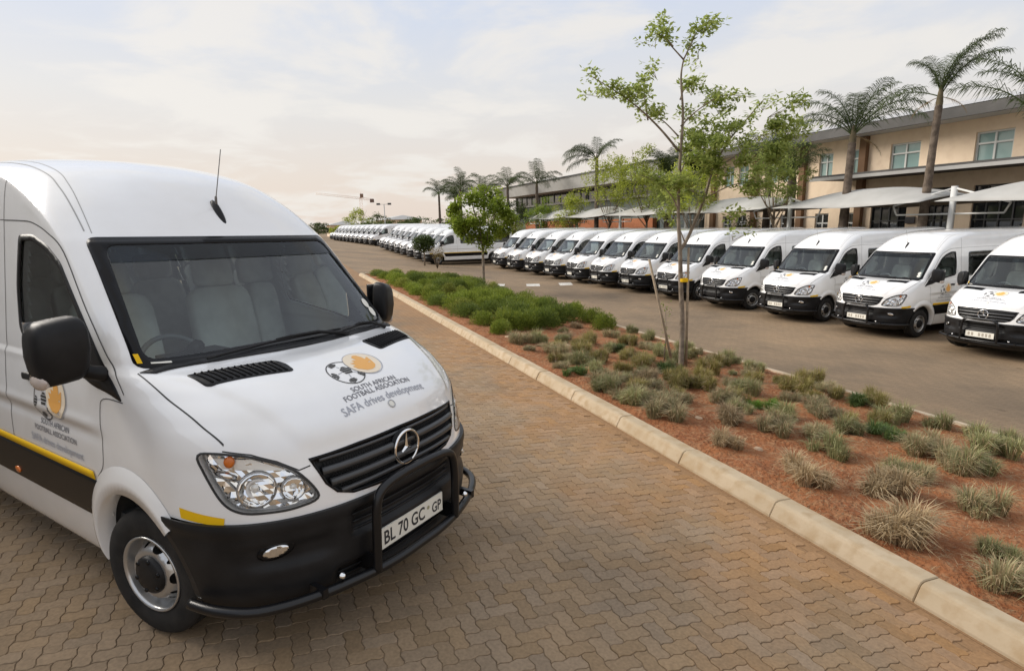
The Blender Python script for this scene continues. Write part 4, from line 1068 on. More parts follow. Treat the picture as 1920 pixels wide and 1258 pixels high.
edge_sh = [(11.11, 4.15, .62), (11.76, 4.62, .9), (11.76, 5.1, 1.0), (11.8, 5.5, .85), (12.4, 6.0, .9), (11.8, 7.1, .85), (12.85, 7.35, .85), (13.8, 7.5, .8), (13.2, 6.75, .9)]
nk = 0
for t, d, s_ in edge_sh:
    k = [0, 3, 0, 1, 1, 0, 0, 3, 1][nk]; plant(sh_mesh[k], 'shrub', t, d, s_, where(t, d, SL[k % 3]), 'shrub', 'dense green shrubs in the bed', random.uniform(.9, 1.15)); nk += 1
t = 12.6
while t < KEND-.15:
    d = 4.15+random.uniform(0, .3)
    while d < 7.55:
        if not (t < 14.2 and d > 6.1):
            k = random.choice((0, 0, 1, 2, 3, 4, 5)); fade = 1-.35*S((t-22)/6)
            plant(sh_mesh[k], 'shrub', t+random.uniform(-.2, .2), d, random.uniform(.8, 1.12), where(t, d, SL[k % 3]), 'shrub', 'dense green shrubs in the bed', random.uniform(.8, 1.1)*fade)
        d += random.uniform(.70, .92)
    t += random.uniform(.76, .92)
tuft_mats = {'g': leaf_mat('tuft_green', (.20, .21, .085), (.36, .35, .17), .2), 's': leaf_mat('tuft_straw', (.30, .215, .115), (.46, .355, .215), .2), 'm': leaf_mat('tuft_grey_green', (.20, .20, .095), (.38, .33, .18), .2),
             'd': leaf_mat('tuft_dark', (.06, .10, .03), (.13, .18, .05), .25), 'b': leaf_mat('tuft_bright', (.11, .21, .02), (.20, .32, .05), .3), 'o': leaf_mat('tuft_olive', (.19, .17, .05), (.34, .29, .10), .25)}
tuft_label = {'g': 'grey green upright grass tuft on soil', 's': 'dry straw coloured grass tuft on soil', 'm': 'half dry grass tuft, green and straw mixed, on soil',
              'd': 'small dark green leafy tuft on the red soil', 'b': 'small bright green grass tuft on the red soil', 'o': 'loose olive grass clump on the red soil'}
tm = {}
for key in tuft_mats:
    for q in range(3):
        hgt = {'g': .30, 's': .25, 'm': .27, 'd': .22, 'b': .2, 'o': .34}[key]
        V, F = [], []
        rq = random.Random(ord(key)*7+q)
        for sub_ in range(5):                       # several uneven stools grown together
            ox, oy, sz_ = rq.uniform(-.17, .17), rq.uniform(-.17, .17), rq.uniform(.55, 1.15); v_, f_ = blades(int(190*sz_)+20, hgt*sz_, .20*sz_, .0062, ord(key)+q*31+sub_*7, .9, .07); n_ = len(V)
            V += [(a+ox, b+oy, c) for a, b, c in v_]; F += [tuple(i+n_ for i in f2) for f2 in f_]
        me = mesh('grass_tuft', V, F, smooth=False); me.materials.append(tuft_mats[key])
        if key == 'm':
            me.materials.append(tuft_mats['s']); idx = [1 if ((i//2) % 5) < 2 else 0 for i in range(len(me.polygons))]; me.polygons.foreach_set('material_index', idx)
        if key in 'go':
            me.materials.append(tuft_mats['s']); idx = [1 if ((i//2) % 6) < 1 else 0 for i in range(len(me.polygons))]; me.polygons.foreach_set('material_index', idx)
        tm[(key, q)] = me
TUFTS = [(6.55, 4.01, 'g'), (5.88, 4.0, 'g'), (6.98, 4.93, 's'), (6.91, 5.4, 'o'), (5.25, 4.05, 'm'), (5.83, 4.61, 'm'), (4.95, 4.58, 's'), (5.6, 5.26, 'm'), (4.25, 4.09, 's'), (6.09, 6.08, 'g'), (5.3, 5.64, 'b'), (4.91, 5.5, 'g'), (4.48, 4.97, 'm'), (3.4, 4.11, 's'), (3.86, 5.01, 'G'), (4.29, 5.86, 'g'), (4.88, 6.19, 'm'), (5.28, 7.11, 'd'), (4.63, 7.02, 'g'), (4.12, 6.28, 'd'), (2.98, 4.54, 'S'), (2.53, 4.0, 'S'), (3.29, 5.25, 'g'), (3.61, 6.11, 'm'), (4.26, 7.39, 'g'), (3.1, 6.03, 'g'), (2.53, 5.03, 'm'), (3.79, 7.43, 'g'), (3.25, 6.76, 'g'), (3.56, 7.6, 'g'), (1.74, 4.04, 'm'), (6.26, 7.6, 'o'), (7.18, 7.36, 'g'), (6.84, 5.96, 'o'), (5.1, 7.45, 'o'), (5.84, 6.85, 'o'), (4.24, 5.3, 'm'), (3.17, 5.24, 'm'), (3.19, 5.92, 'm'), (10.1, 4.59, 'r'), (8.95, 4.43, 'm'), (8.12, 4.45, 'G'), (10.45, 5.33, 's'), (10.13, 4.16, 'm'), (9.09, 5.63, 'g'), (10.4, 7.39, 'r'), (10.63, 6.66, 'm'), (9.87, 5.64, 'o'), (8.54, 5.79, 'o'), (7.46, 4.87, 'o'), (6.82, 4.17, 'm'), (6.04, 4.08, 'm'), (7.36, 5.64, 'd'), (8.11, 5.81, 'o'), (9.06, 7.41, 'g'), (6.46, 5.22, 'o'), (5.76, 4.35, 'm'), (12.0, 6.5, 's'), (9.37, 5.13, 'o'), (9.01, 5.65, 'd'), (8.2, 4.88, 'o'), (8.65, 6.38, 'g'), (7.01, 4.88, 'm'), (6.45, 4.72, 'm'), (7.38, 3.95, 'd'), (8.06, 6.31, 'g'), (9.65, 6.45, 'o'),
         (1.3, 5.6, 'm'), (.9, 4.4, 's'), (.4, 6.4, 'g'), (2.0, 7.2, 'g'), (2.7, 7.4, 'm'), (-.3, 5.2, 'g'), (-.9, 4.3, 'm'), (-1.2, 6.7, 's'), (7.7, 7.1, 'o'), (8.0, 7.55, 'g'), (6.6, 6.7, 'o'), (7.2, 6.3, 'o'), (7.6, 5.3, 'o'), (9.5, 7.6, 'm'), (11.2, 7.55, 'g')]
rt = random.Random(77)
for _ in range(85):
    t_, d_ = rt.uniform(-1.5, 11.2), rt.uniform(3.95, 7.6)
    if all(math.hypot(t_-a, d_-b) > .36 for a, b, *_ in TUFTS): TUFTS.append((t_, d_, rt.choice('mgsmogo'), rt.uniform(.38, .68)))
for _ in range(60):
    t_, d_ = rt.gauss(7.6, 1.9), rt.uniform(4.1, 7.5)
    if 4 < t_ < 11 and all(math.hypot(t_-a, d_-b) > .24 for a, b, *_ in TUFTS): TUFTS.append((t_, d_, rt.choice('oogmo'), rt.uniform(.5, .8)))
for t, d, k, *sc0 in TUFTS:
    big = k in 'GSr'; key = {'G': 'g', 'S': 's', 'r': 'g'}.get(k, k)
    plant(tm[(key, random.randrange(3))], 'grass_tuft', t, d, (sc0[0] if sc0 else random.uniform(.70, .98)*(1.2 if big else 1)), where(t, d, tuft_label[key]) if key != 'o' else tuft_label[key], 'grass tuft', 'grass tufts on the red soil')
# dry litter and thin weeds between the tufts
v = []; f = []; r = random.Random(5)
for _ in range(22000):
    t = r.uniform(-2.2, 12); d = r.uniform(3.7, 7.75)
    x, y = td(t, d)
    if mnoise.noise((x*.8, y*.8, 5)) < -.05: continue
    z = soil_z(t, d)+.006; a = r.uniform(0, 6.283); L = r.uniform(.02, .09); w_ = .0022; up = r.uniform(0, .025)
    k = len(v); c, s_ = math.cos(a), math.sin(a)
    v += [(x-s_*w_, y+c*w_, z), (x+s_*w_, y-c*w_, z), (x+c*L, y+s_*L, z+up)]; f.append((k, k+1, k+2))
tag(obj('dry_grass_litter', v, f, tuft_mats['s'], smooth=False), 'dry stalks scattered over the red soil', 'litter', kind='stuff')
v = []; f = []
for _ in range(3500):                                    # soil crumbs
    t = r.uniform(-2.2, 12); d = r.uniform(3.68, 7.8); x, y = td(t, d); z = soil_z(t, d); q = r.uniform(.004, .013)*(1 if r.random() < .95 else 2); k = len(v)
    P = [(x+q*r.uniform(.6, 1.2)*math.cos(a), y+q*r.uniform(.6, 1.2)*math.sin(a), z) for a in (0, 1.57, 3.14, 4.71)]+[(x, y, z+q*r.uniform(.5, 1))]
    v += P; f += [(k, k+1, k+4), (k+1, k+2, k+4), (k+2, k+3, k+4), (k+3, k, k+4)]
tag(obj('soil_crumbs', v, f, soil_m, smooth=False), 'crumbs of red earth lying on the bed', 'soil', kind='stuff')
stone_m = noise_mat('pale_stone', (.40, .27, .17), (.52, .38, .26), 14, .9, bump=.4, bscale=40)
def rock(seed, r_):
    bm = bmesh.new(); bmesh.ops.create_icosphere(bm, subdivisions=2, radius=r_)
    for q in bm.verts: q.co *= 1+.35*mnoise.noise(q.co/r_*1.3+Vector((seed, 0, 0))); q.co.z *= .6
    me = bpy.data.meshes.new('stone'); bm.to_mesh(me); bm.free(); me.materials.append(stone_m); return me
for k, (t, d, r_) in enumerate(((10.69, 4.18, .09), (9.71, 5.04, .07), (8.48, 4.16, .08), (5.13, 4.4, .06), (4.15, 4.34, .05), (4.84, 5.65, .035))):
    o = plant(rock(k*3.1, r_), 'stone', t, d, 1, 'pale tan stone lying on the red soil between tufts', 'stone', 'stones on the bed')

# ------------------------------------------------------------------ trees
bark = noise_mat('bark_grey', (.17, .135, .10), (.30, .245, .19), 9, .95, bump=.6, bscale=45, dist=.01)
bark_d = noise_mat('bark_brown', (.10, .075, .05), (.19, .145, .10), 7, .95, bump=.6, bscale=30, dist=.02)
leaf_a = leaf_mat('leaf_fresh', (.19, .25, .05), (.40, .45, .14), .6); leaf_b = leaf_mat('leaf_mid', (.13, .20, .02), (.28, .36, .05), .5); leaf_c = leaf_mat('leaf_dark', (.04, .065, .016), (.11, .15, .035), .35)
leaf_y = leaf_mat('leaf_yellow_green', (.24, .29, .03), (.44, .47, .09), .6)
def leafcloud(clusters, L0, w_, seed, dens=1.0):
    r = random.Random(seed); v = []; f = []
    for cx, cy, cz, rx, ry, rz_, n in clusters:
        for _ in range(int(n*dens)):
            while True:
                p = Vector((r.uniform(-1, 1), r.uniform(-1, 1), r.uniform(-1, 1)))
                if p.length < 1: break
            p = Vector((cx+p.x*rx, cy+p.y*ry, cz+p.z*rz_)); d = Vector((r.gauss(0, 1), r.gauss(0, 1), r.gauss(0, .55))).normalized()
            s_ = d.cross(Vector((r.gauss(0, .4), r.gauss(0, .4), 1))).normalized()*w_/2*r.uniform(.7, 1.2); L = L0*r.uniform(.6, 1.25); k = len(v)
            v += [p, p+d*L*.45+s_, p+d*L, p+d*L*.45-s_]; f.append((k, k+1, k+2, k+3))
    return v, f
# multi-stemmed young tree in the bed
T0 = P3(*to_td(2.887, 9.387)); T0 = (2.887, 9.387, soil_z(*to_td(2.887, 9.387))-.02)
tree = empty('young_tree', T0)
SK = {'trunk': [(0, 0), (-.01, .74), (-.06, 1.47), (-.09, 1.99), (-.14, 2.6), (-.14, 3.43), (-.12, 4.08), (-.17, 4.63), (-.14, 4.9)],
 'a': [(-.14, 4.9), (-.31, 5.09), (-.44, 5.25), (-.52, 5.51)], 'b': [(-.31, 5.09), (-.45, 5.19), (-.64, 5.24)], 'c': [(-.14, 4.9), (-.06, 5.07), (.06, 5.3), (.28, 5.32)],
 'd': [(-.17, 3.55), (-.5, 3.88), (-.88, 4.19), (-1.26, 4.42), (-1.68, 4.64)], 'e': [(-.67, 4.02), (-.72, 4.4), (-.71, 4.7)], 'f': [(-.18, 3.77), (-.42, 4.07), (-.67, 4.21)],
 'g': [(-.09, 1.99), (.05, 2.18), (.31, 2.8), (.46, 3.29), (.7, 3.7), (.97, 4.01), (1.29, 4.36)], 'h': [(.31, 2.8), (.69, 3.0), (1.12, 3.03)], 'i': [(.46, 3.29), (.88, 3.49), (1.32, 3.81), (1.87, 3.88)],
 'j': [(-.15, 3.92), (.04, 4.11), (.37, 4.3), (.75, 4.26)], 'k': [(-.14, 3.18), (.07, 3.51), (.31, 3.79)], 'l': [(-.17, 4.32), (-.06, 4.51), (.17, 4.66)], 'm': [(-.13, 2.6), (-.29, 2.85), (-.56, 3.07), (-.95, 3.2)], 'n': [(-.02, 2.12), (-.13, 2.43), (-.23, 2.64)]}
DEP = {'a': .1, 'b': -.15, 'c': -.1, 'd': -.35, 'e': .1, 'f': .4, 'g': .35, 'h': -.5, 'i': .5, 'j': -.4, 'k': .5, 'l': .3, 'm': -.3, 'n': .2}
tips = []
def yline(key, k, n): return 0 if key == 'trunk' else DEP[key]*k/(n-1)+(.15 if key in 'hi' else 0)
tr_mb = MB(); br_mb = MB()
for key, pts in SK.items():
    P = [(a, yline(key, k, len(pts)), b) for k, (a, b) in enumerate(pts)]; sp = smooth_path(P, 5); n = len(sp)
    r0, r1 = {'trunk': (.052, .011), 'g': (.034, .007), 'd': (.022, .005), 'i': (.016, .004)}.get(key, (.014, .0035))
    (tr_mb if key == 'trunk' else br_mb).tube(sp, [r0+(r1-r0)*(i/(n-1))**.8 for i in range(n)], 8)
tr_mb.obj('trunk', bark, tree); br_mb.obj('branches', bark, tree)
CL = [(0.14, 5.37, 0.21, 0.15), (-0.0, 5.2, 0.17, 0.17), (-0.42, 5.46, 0.17, 0.13), (-0.62, 5.24, 0.15, 0.08), (0.09, 5.01, 0.1, 0.17), (-1.56, 4.58, 0.15, 0.06), (-1.31, 4.48, 0.25, 0.13), (-1.05, 4.41, 0.29, 0.21), (-0.72, 4.56, 0.25, 0.23), (-0.51, 4.2, 0.27, 0.13), (-0.69, 4.68, 0.17, 0.1), (0.03, 4.51, 0.23, 0.21), (0.28, 4.38, 0.29, 0.15), (0.58, 4.26, 0.29, 0.17), (0.04, 4.19, 0.19, 0.17), (-0.08, 4.0, 0.13, 0.38), (0.3, 3.91, 0.38, 0.29), (0.65, 3.74, 0.34, 0.29), (0.07, 3.51, 0.38, 0.38), (0.51, 3.25, 0.38, 0.38), (1.0, 3.65, 0.34, 0.38), (1.22, 4.09, 0.25, 0.25), (1.33, 4.28, 0.11, 0.13), (1.58, 3.8, 0.34, 0.23), (1.87, 3.84, 0.17, 0.1), (1.27, 3.32, 0.32, 0.29), (0.09, 3.01, 0.34, 0.29), (-0.16, 2.77, 0.29, 0.25), (-0.43, 3.02, 0.29, 0.23), (0.95, 3.04, 0.38, 0.21), (1.21, 2.95, 0.19, 0.1), (0.63, 2.58, 0.23, 0.13), (0.95, 2.23, 0.19, 0.08), (0.32, 3.5, 0.38, 0.38)]
r = random.Random(3); cl = []; tw = MB()
for i, (x, z, rx, rz_) in enumerate(CL):
    y = r.uniform(-.45, .45)*(1 if z < 4.9 else .4); n = 300*rx*rz_/.1+32
    for _ in range(max(3, int(5*rx/.25))):      # several small sprays rather than one ball
        a = r.uniform(0, 6.28); q = r.random()**.6; sx, sz = x+rx*q*math.cos(a)*.95, z+rz_*q*math.sin(a)*.95; yy = y+r.uniform(-.3, .3)
        cl.append((sx, yy, sz, .14, .14, .075, n/4.2)); tw.tube([(x*.9-.01, y*.8, z-.12), (sx, yy, sz)], [.004, .002], 4, False)
for key, pts in SK.items():                       # sprays all along the outer parts of the limbs
    if key == 'trunk': continue
    P = smooth_path([(a, yline(key, k, len(pts)), b) for k, (a, b) in enumerate(pts)], 6)
    for q in P[len(P)//2:]:
        for _ in range(2): cl.append((q.x+r.uniform(-.09, .09), q.y+r.uniform(-.12, .12), q.z+r.uniform(-.05, .09), .10, .10, .06, 9))
tw.obj('twigs', bark, tree)['kind'] = 'stuff'; obj('crown', *leafcloud(cl, .085, .042, 8), leaf_a, tree, False)
obj('tie', *lathe([(.075, -.03), (.078, 0), (.075, .03)], 12, 'z'), yellow, tree).location = (-.01, 0, 1.49)
tag(tree, 'slender multi-stemmed young tree with sparse green leaves among the grass tufts', 'tree')
wood = noise_mat('stake_wood', (.26, .20, .14), (.38, .30, .21), 12, .9)
for A_, B_, lb in (((-.18, .12, .3), (-.55, .18, 1.83), 'thin leaning wooden stake beside the multi-stemmed tree'), ((.075, -.03, -.05), (.045, -.02, 2.02), 'thin upright stake tied against the multi-stemmed tree trunk')):
    if A_[2] > 0: A_ = (-.10, .12, -.05)
    v, f = tube([Vector(A_)+Vector(T0), Vector(B_)+Vector(T0)], [.024, .02], 8); tag(obj('tree_stake', v, f, wood), lb, 'stake')
sp = empty('sapling', (T0[0]-.2, T0[1]+.35, T0[2]))
obj('stem', *tube([(0, 0, 0), (.02, 0, .5), (0, 0, 1.0)], [.012, .009, .005], 6), bark, sp); obj('leaves', *leafcloud([(.0, 0, .35+.1*k, .10, .1, .06, 9) for k in range(8)], .06, .03, 77), leaf_b, sp, False); tag(sp, 'little leafy sapling at the foot of the leaning stake', 'plant')

def simple_tree(name, loc, trunk_h, crown, nleaf, leaf, w_, mat_, bmat, seed, label, group=None, r0=.06, fork=4, lean=(0, 0)):
    r = random.Random(seed); o = empty(name, loc); cz0, rx, rz_ = crown
    P = [(0, 0, -.05), (lean[0]*.4, lean[1]*.4, trunk_h*.5), (lean[0], lean[1], trunk_h)]
    mb = MB().tube(smooth_path(P, 5), [r0*(1-.35*i/10) for i in range(11)], 8); cl = []
    for k in range(fork*3):
        a = 6.283*k/(fork*3)+r.uniform(-.3, .3); e = r.uniform(.1, 1); q = (lean[0]+rx*.8*math.cos(a)*(1-e*.35), lean[1]+rx*.8*math.sin(a)*(1-e*.35), cz0-rz_+2*rz_*e*.95)
        st = (lean[0]*(.8), lean[1]*.8, trunk_h*r.uniform(.75, 1.0)); md = tuple((s_+t_)/2+r.uniform(-.08, .08)*rx for s_, t_ in zip(st, q)); mb.tube(smooth_path([st, md, q], 3), [r0*.4, r0*.35, r0*.3, r0*.25, r0*.2, r0*.15, r0*.1], 5)
    mb.obj('trunk', bmat, o)
    nb_ = 46
    for k in range(nb_):
        while True:
            p = Vector((r.uniform(-1, 1), r.uniform(-1, 1), r.uniform(-1, 1)))
            if .3 < p.length < 1: break
        k_ = 1-.30*max(0, p.z); s_ = r.uniform(.16, .30)
        cl.append((lean[0]+p.x*rx*k_, lean[1]+p.y*rx*k_, cz0+p.z*rz_, rx*s_, rx*s_, rz_*s_*.9, nleaf/nb_*r.uniform(.5, 1.6)))
    obj('crown', *leafcloud(cl, leaf, w_, seed+1), mat_, o, False); return tag(o, label, 'tree', group)
def site(x, y): return (x, y, g(x, y))
simple_tree('young_tree', (-1.2, 25.06, soil_z(*to_td(-1.2, 25.06)) if 3.6 < to_td(-1.2, 25.06)[1] < 7.9 else g(-1.2, 25.06)), 2.0, (3.15, 1.42, 1.35), 10000, .15, .085, leaf_mat('leaf_lime', (.22, .31, .03), (.44, .53, .09), .6), bark, 21, 'young tree with a full bright green crown at the far end of the bed', r0=.07)
tp = empty('topiary_tree', site(-6.1, 40.4)); obj('trunk', *tube([(0, 0, -.05), (.02, 0, .7), (0, 0, 1.4)], [.06, .05, .05], 8), bark, tp); obj('crown', *leafcloud([(0, 0, 1.55, .82, .82, .62, 3800)], .14, .08, 5), leaf_c, tp, False); tag(tp, 'small dark ball-headed tree in front of the middle row of vans', 'tree')
rs = empty('reddish_shrub', site(-4.9, 38.0)); obj('stems', *(lambda m: (m.v, m.f))((lambda m: [m.tube([(0, 0, 0), (.4*math.cos(k), .4*math.sin(k), 1.1)], [.02, .006], 4) for k in range(7)] and m)(MB())), bark_d, rs); obj('leaves', *leafcloud([(.3*math.cos(k), .3*math.sin(k), .9+.08*(k % 4), .3, .3, .3, 60) for k in range(8)], .10, .05, 9), leaf_mat('leaf_russet', (.16, .10, .03), (.25, .20, .06), .3), rs, False); tag(rs, 'open russet leaved shrub by the end of the bed', 'shrub')
# ------------------------------------------------------------------ buildings (local x runs towards falling t, y away from the car park, z up)
RZ = math.atan2(-AX[1], -AX[0])
def site_empty(name, t0, d0, dz=0): return empty(name, P3(t0, d0, dz), RZ)
tan_w = noise_mat('tan_plaster', (.80, .64, .47), (.85, .69, .52), .6, .9, c3=(.76, .60, .44), s3=3, bump=.15, bscale=60)
brown_w = noise_mat('brown_plaster', (.17, .10, .055), (.21, .125, .075), 1.2, .9)
grey_tr = noise_mat('grey_trim', (.095, .092, .088), (.125, .12, .115), 1, .75); grey_l = noise_mat('light_trim', (.44, .43, .41), (.50, .49, .47), 1, .6)
roof_m = noise_mat('roof_sheet', (.47, .46, .45), (.55, .54, .53), .8, .45, spec=.5)
frame_w = mat('window_frame_white', (.62, .63, .61), .45)
pane_t = mat('pane_teal', (.26, .38, .37), .08, coat=.8); pane_d = mat('pane_dark', (.018, .020, .022), .06, coat=.6)
def wall_with_holes(name, x0, x1, z0, z1, holes, m, parent, depth=.18):
    hs = [[(a, c), (b, c), (b, d), (a, d)] for a, b, c, d in holes]
    vv, ff = fill2d([(x0, z0), (x1, z0), (x1, z1), (x0, z1)], hs, 1.2)
    v = [(a, 0, b) for a, b in vv]; a, b, c = [Vector(v[i]) for i in ff[0]]
    if (b-a).cross(c-a).y > 0: ff = [tuple(reversed(q)) for q in ff]
    for h in hs:
        k = len(v); v += [(p[0], 0, p[1]) for p in h]+[(p[0], depth, p[1]) for p in h]
        for i in range(4): j = (i+1) % 4; ff.append((k+i, k+j, k+4+j, k+4+i))
    return obj(name, v, ff, m, parent, False)
def window(parent, x0, x1, z0, z1, cols, rows, pm_, y=.12, fr=.07, split=None):
    zs = [z0]+(split or [z0+(z1-z0)*(k+1)/rows for k in range(rows-1)])+[z1]; xs = [x0+(x1-x0)*k/cols for k in range(cols+1)]
    mb = MB()
    for k, x in enumerate(xs): mb.box((min(max(x, x0+fr/2), x1-fr/2), y, (z0+z1)/2), (fr, .06, z1-z0))
    for k, z in enumerate(zs): mb.box(((x0+x1)/2, y-.004, min(max(z, z0+fr/2), z1-fr/2)), (x1-x0, .06, fr))
    wn = mb.obj('window', frame_w, parent, False)
    for i in range(cols):
        for j in range(len(zs)-1):
            MB().box(((xs[i]+xs[i+1])/2, y+.03, (zs[j]+zs[j+1])/2), (xs[i+1]-xs[i]-.01, .012, zs[j+1]-zs[j]-.01)).obj('pane', pm_, wn, False)
    return wn
Z0 = .88                                            # local height of world zero at the facades
b1 = site_empty('office_building', 31.0, 26.5); b1z = b1.location.z; zz = lambda z: z-b1z
up = [(17.38, 18.72), (13.88, 15.22), (10.4, 11.74), (6.9, 8.2)]
nar = [(20.30, 20.95), (21.70, 22.50), (24.0, 24.8), (25.18, 26.02), (27.4, 28.2), (28.6, 29.4)]
shop = [(17.7, 19.4), (15.65, 16.85), (13.15, 15.05), (10.0, 12.2), (6.5, 9.0)]
X = lambda t: 31.0-t
holes = [(X(b), X(a), zz(4.15), zz(5.38)) for a, b in up+nar]+[(X(b), X(a), zz(.35), zz(2.35)) for a, b in nar]+[(X(b), X(a), .05, zz(3.3)) for a, b in shop]
wall_with_holes('wall', 0, 27, 0, zz(6.0), holes, tan_w, b1)
for a, b in up: window(b1, X(b), X(a), zz(4.15), zz(5.38), 2, 2, pane_t, split=[zz(4.93)])
for a, b in nar:
    window(b1, X(b), X(a), zz(4.15), zz(5.38), 2, 2, pane_t, fr=.06, split=[zz(4.95)]); window(b1, X(b), X(a), zz(.35), zz(2.35), 2, 2, pane_d, fr=.06, split=[zz(1.85)])
for a, b in shop:
    s_ = window(b1, X(b), X(a), .05, zz(3.3), 4, 3, pane_d, fr=.05); s_.data.materials[0] = mat('frame_dark', (.03, .03, .032), .5)
for t in (19.95, 23.38, 26.7, 30.2): MB().box((X(t), -.12, zz(5.9)/2), (.34, .24, zz(5.9))).obj('pilaster', brown_w, b1, False)
mb = MB().box((13.3, -.55, zz(5.98)), (28.2, 1.3, .12)); mb.obj('soffit', grey_l, b1, False)
MB().box((13.3, -1.2, zz(6.12)), (28.2, .14, .42)).obj('fascia', grey_tr, b1, False)
v = [(-.8, -1.3, zz(6.34)), (27.4, -1.3, zz(6.34)), (27.4, 6, zz(7.75)), (-.8, 6, zz(7.75)), (-.8, 13, zz(6.34)), (27.4, 13, zz(6.34))]
rf = obj('roof', v, [(0, 1, 2, 3), (3, 2, 5, 4)], roof_m, b1, False)
mb = MB()
for k in range(70): x = -.7+28*k/69; mb.add([(x-.02, -1.3, zz(6.37)), (x+.02, -1.3, zz(6.37)), (x+.02, 6, zz(7.78)), (x-.02, 6, zz(7.78))], [(0, 1, 2, 3)])
mb.obj('roof_rib', roof_m, rf, False)
MB().box((18.3, -1.1, zz(4.0)), (16.6, 2.2, .20)).obj('canopy', grey_tr, b1, False)
MB().box((18.3, -2.24, zz(3.93)), (16.7, .10, .14)).obj('canopy_edge', grey_l, b1, False)
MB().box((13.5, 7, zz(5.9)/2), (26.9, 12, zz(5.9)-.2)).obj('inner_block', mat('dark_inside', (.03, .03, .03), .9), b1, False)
wl = MB().box((0.002, 6.5, zz(6.0)/2), (.2, 13, zz(6.0))); wl.obj('end_wall', tan_w, b1, False)
MB().box((X(17.45), -.06, zz(1.95)), (.42, .05, .3)).obj('wall_sign', mat('sign_dark', (.05, .045, .05), .5), b1, False)
tag(b1, 'two-storey tan office building with brown pilasters and grey canopy behind the vans', 'building')

b2 = site_empty('long_hall', 66.0, 27.2); b2z = b2.location.z; zz = lambda z: z-b2z; X = lambda t: 66.0-t
orange_b = noise_mat('orange_brick', (.38, .14, .065), (.46, .19, .09), 2, .9, c3=(.33, .12, .06), s3=12); green_w = noise_mat('grey_green_panel', (.13, .155, .14), (.17, .19, .17), .7, .7); dk = mat('dark_recess', (.03, .03, .03), .8)
L2 = 34.6
wb = MB().box((L2/2, 6, zz(6.0)/2), (L2, 12, zz(6.0))); wb.obj('wall', green_w, b2, False)
MB().box((L2/2, -.04, zz(4.75)), (L2-.2, .1, 1.0)).obj('clerestory', pane_d, b2, False)
for k in range(24): MB().box((.7+k*1.45, -.11, zz(4.75)), (.09, .08, 1.0)).obj('mullion', green_w, b2, False)
MB().box((L2/2, -.12, zz(4.15)), (L2, .25, .18)).obj('ledge', grey_l, b2, False)
mb = MB(); mb.add([(-.5, -2.2, zz(5.22)), (L2+.3, -2.2, zz(5.22)), (L2+.3, -2.6, zz(6.25)), (-.5, -2.6, zz(6.25))], [(0, 1, 2, 3)]); mb.box((L2/2, -1.1, zz(5.27)), (L2+.7, 2.2, .08)); mb.obj('fascia', grey_l, b2, False)
v = [(-.5, -2.6, zz(6.27)), (L2+.3, -2.6, zz(6.27)), (L2+.3, 12, zz(7.0)), (-.5, 12, zz(7.0))]; obj('roof', v, [(0, 1, 2, 3)], grey_tr, b2, False)
MB().box((L2/2, -2.63, zz(6.30)), (L2+.8, .1, .12)).obj('gutter', mat('gutter_dark', (.045, .045, .045), .6), b2, False)
for a, b in ((37.2, 41.2), (41.4, 45.6), (45.8, 50.2), (51, 56), (57, 62)): MB().box(((X(a)+X(b))/2, -.3, zz(2.4)/2), (abs(a-b), .4, zz(2.4))).obj('brick_panel', orange_b, b2, False)
MB().box((X(34.2), -.25, zz(3.0)/2), (4.4, .3, zz(3.0))).obj('end_panel', noise_mat('slate_panel', (.10, .125, .125), (.13, .15, .15), 1, .7), b2, False)
tag(b2, 'long low hall with deep pale fascia and orange brick panels beyond the palms', 'building')

# ------------------------------------------------------------------ shade sails
sail_m = noise_mat('sail_cloth', (.40, .395, .375), (.46, .455, .435), 1.2, .9); steel_w = mat('steel_white', (.66, .66, .64), .4)
posts_t = [6.1, 13.1, 20.05, 27.4, 34.4, 40.7, 47.5]
for k, t in enumerate(posts_t):
    x, y, z = P3(t, 22.0); o = empty('sail_mast', (x, y, z), RZ); h = 3.12-z
    obj('mast', *tube([(0, 0, -.1), (0, 0, h)], [.11, .10], 12), steel_w, o)
    mb = MB()
    for s_ in (-1, 1): mb.tube([(0, 0, h-.06), (s_*1.9, -.3, h-.62)], .035, 6); mb.tube([(0, 0, h-.95), (s_*1.75, -.3, h-.95)], .035, 6); mb.tube([(s_*1.75, -.3, h-.95), (s_*1.9, -.3, h-.62)], .03, 6)
    mb.obj('arm', steel_w, o); tag(o, f'white steel mast of the shade sails, {ORD[k]} from the office end', 'mast', 'masts of the shade sails')
for k in range(len(posts_t)-1):
    t0, t1 = posts_t[k], posts_t[k+1]; v = []; f = []; na, nb_ = 18, 10
    for i in range(na+1):
        a = i/na
        for j in range(nb_+1):
            b = j/nb_; t = t0+.25+(t1-t0-.5)*a; d = 20.6+4.6*b; sag = .35*math.sin(math.pi*a)*(1 if b < .5 else -1)*(abs(b-.5)*2)**2
            x, y = td(t, d+sag); z = 2.50+.10*abs(2*a-1)+.78*math.sin(math.pi*min(max(b, 0), 1))*math.sin(math.pi*(.06+.88*a))**.7
            v.append((x, y, z))
    for i in range(na):
        for j in range(nb_): q = i*(nb_+1)+j; f.append((q, q+1, q+nb_+2, q+nb_+1))
    o = obj('shade_sail', v, f, sail_m); md = o.modifiers.new('thick', 'SOLIDIFY'); md.thickness = .012
    tag(o, f'pale grey shade sail between two white masts, {ORD[k]} from the office end', 'shade sail', 'shade sails over the parking bays')

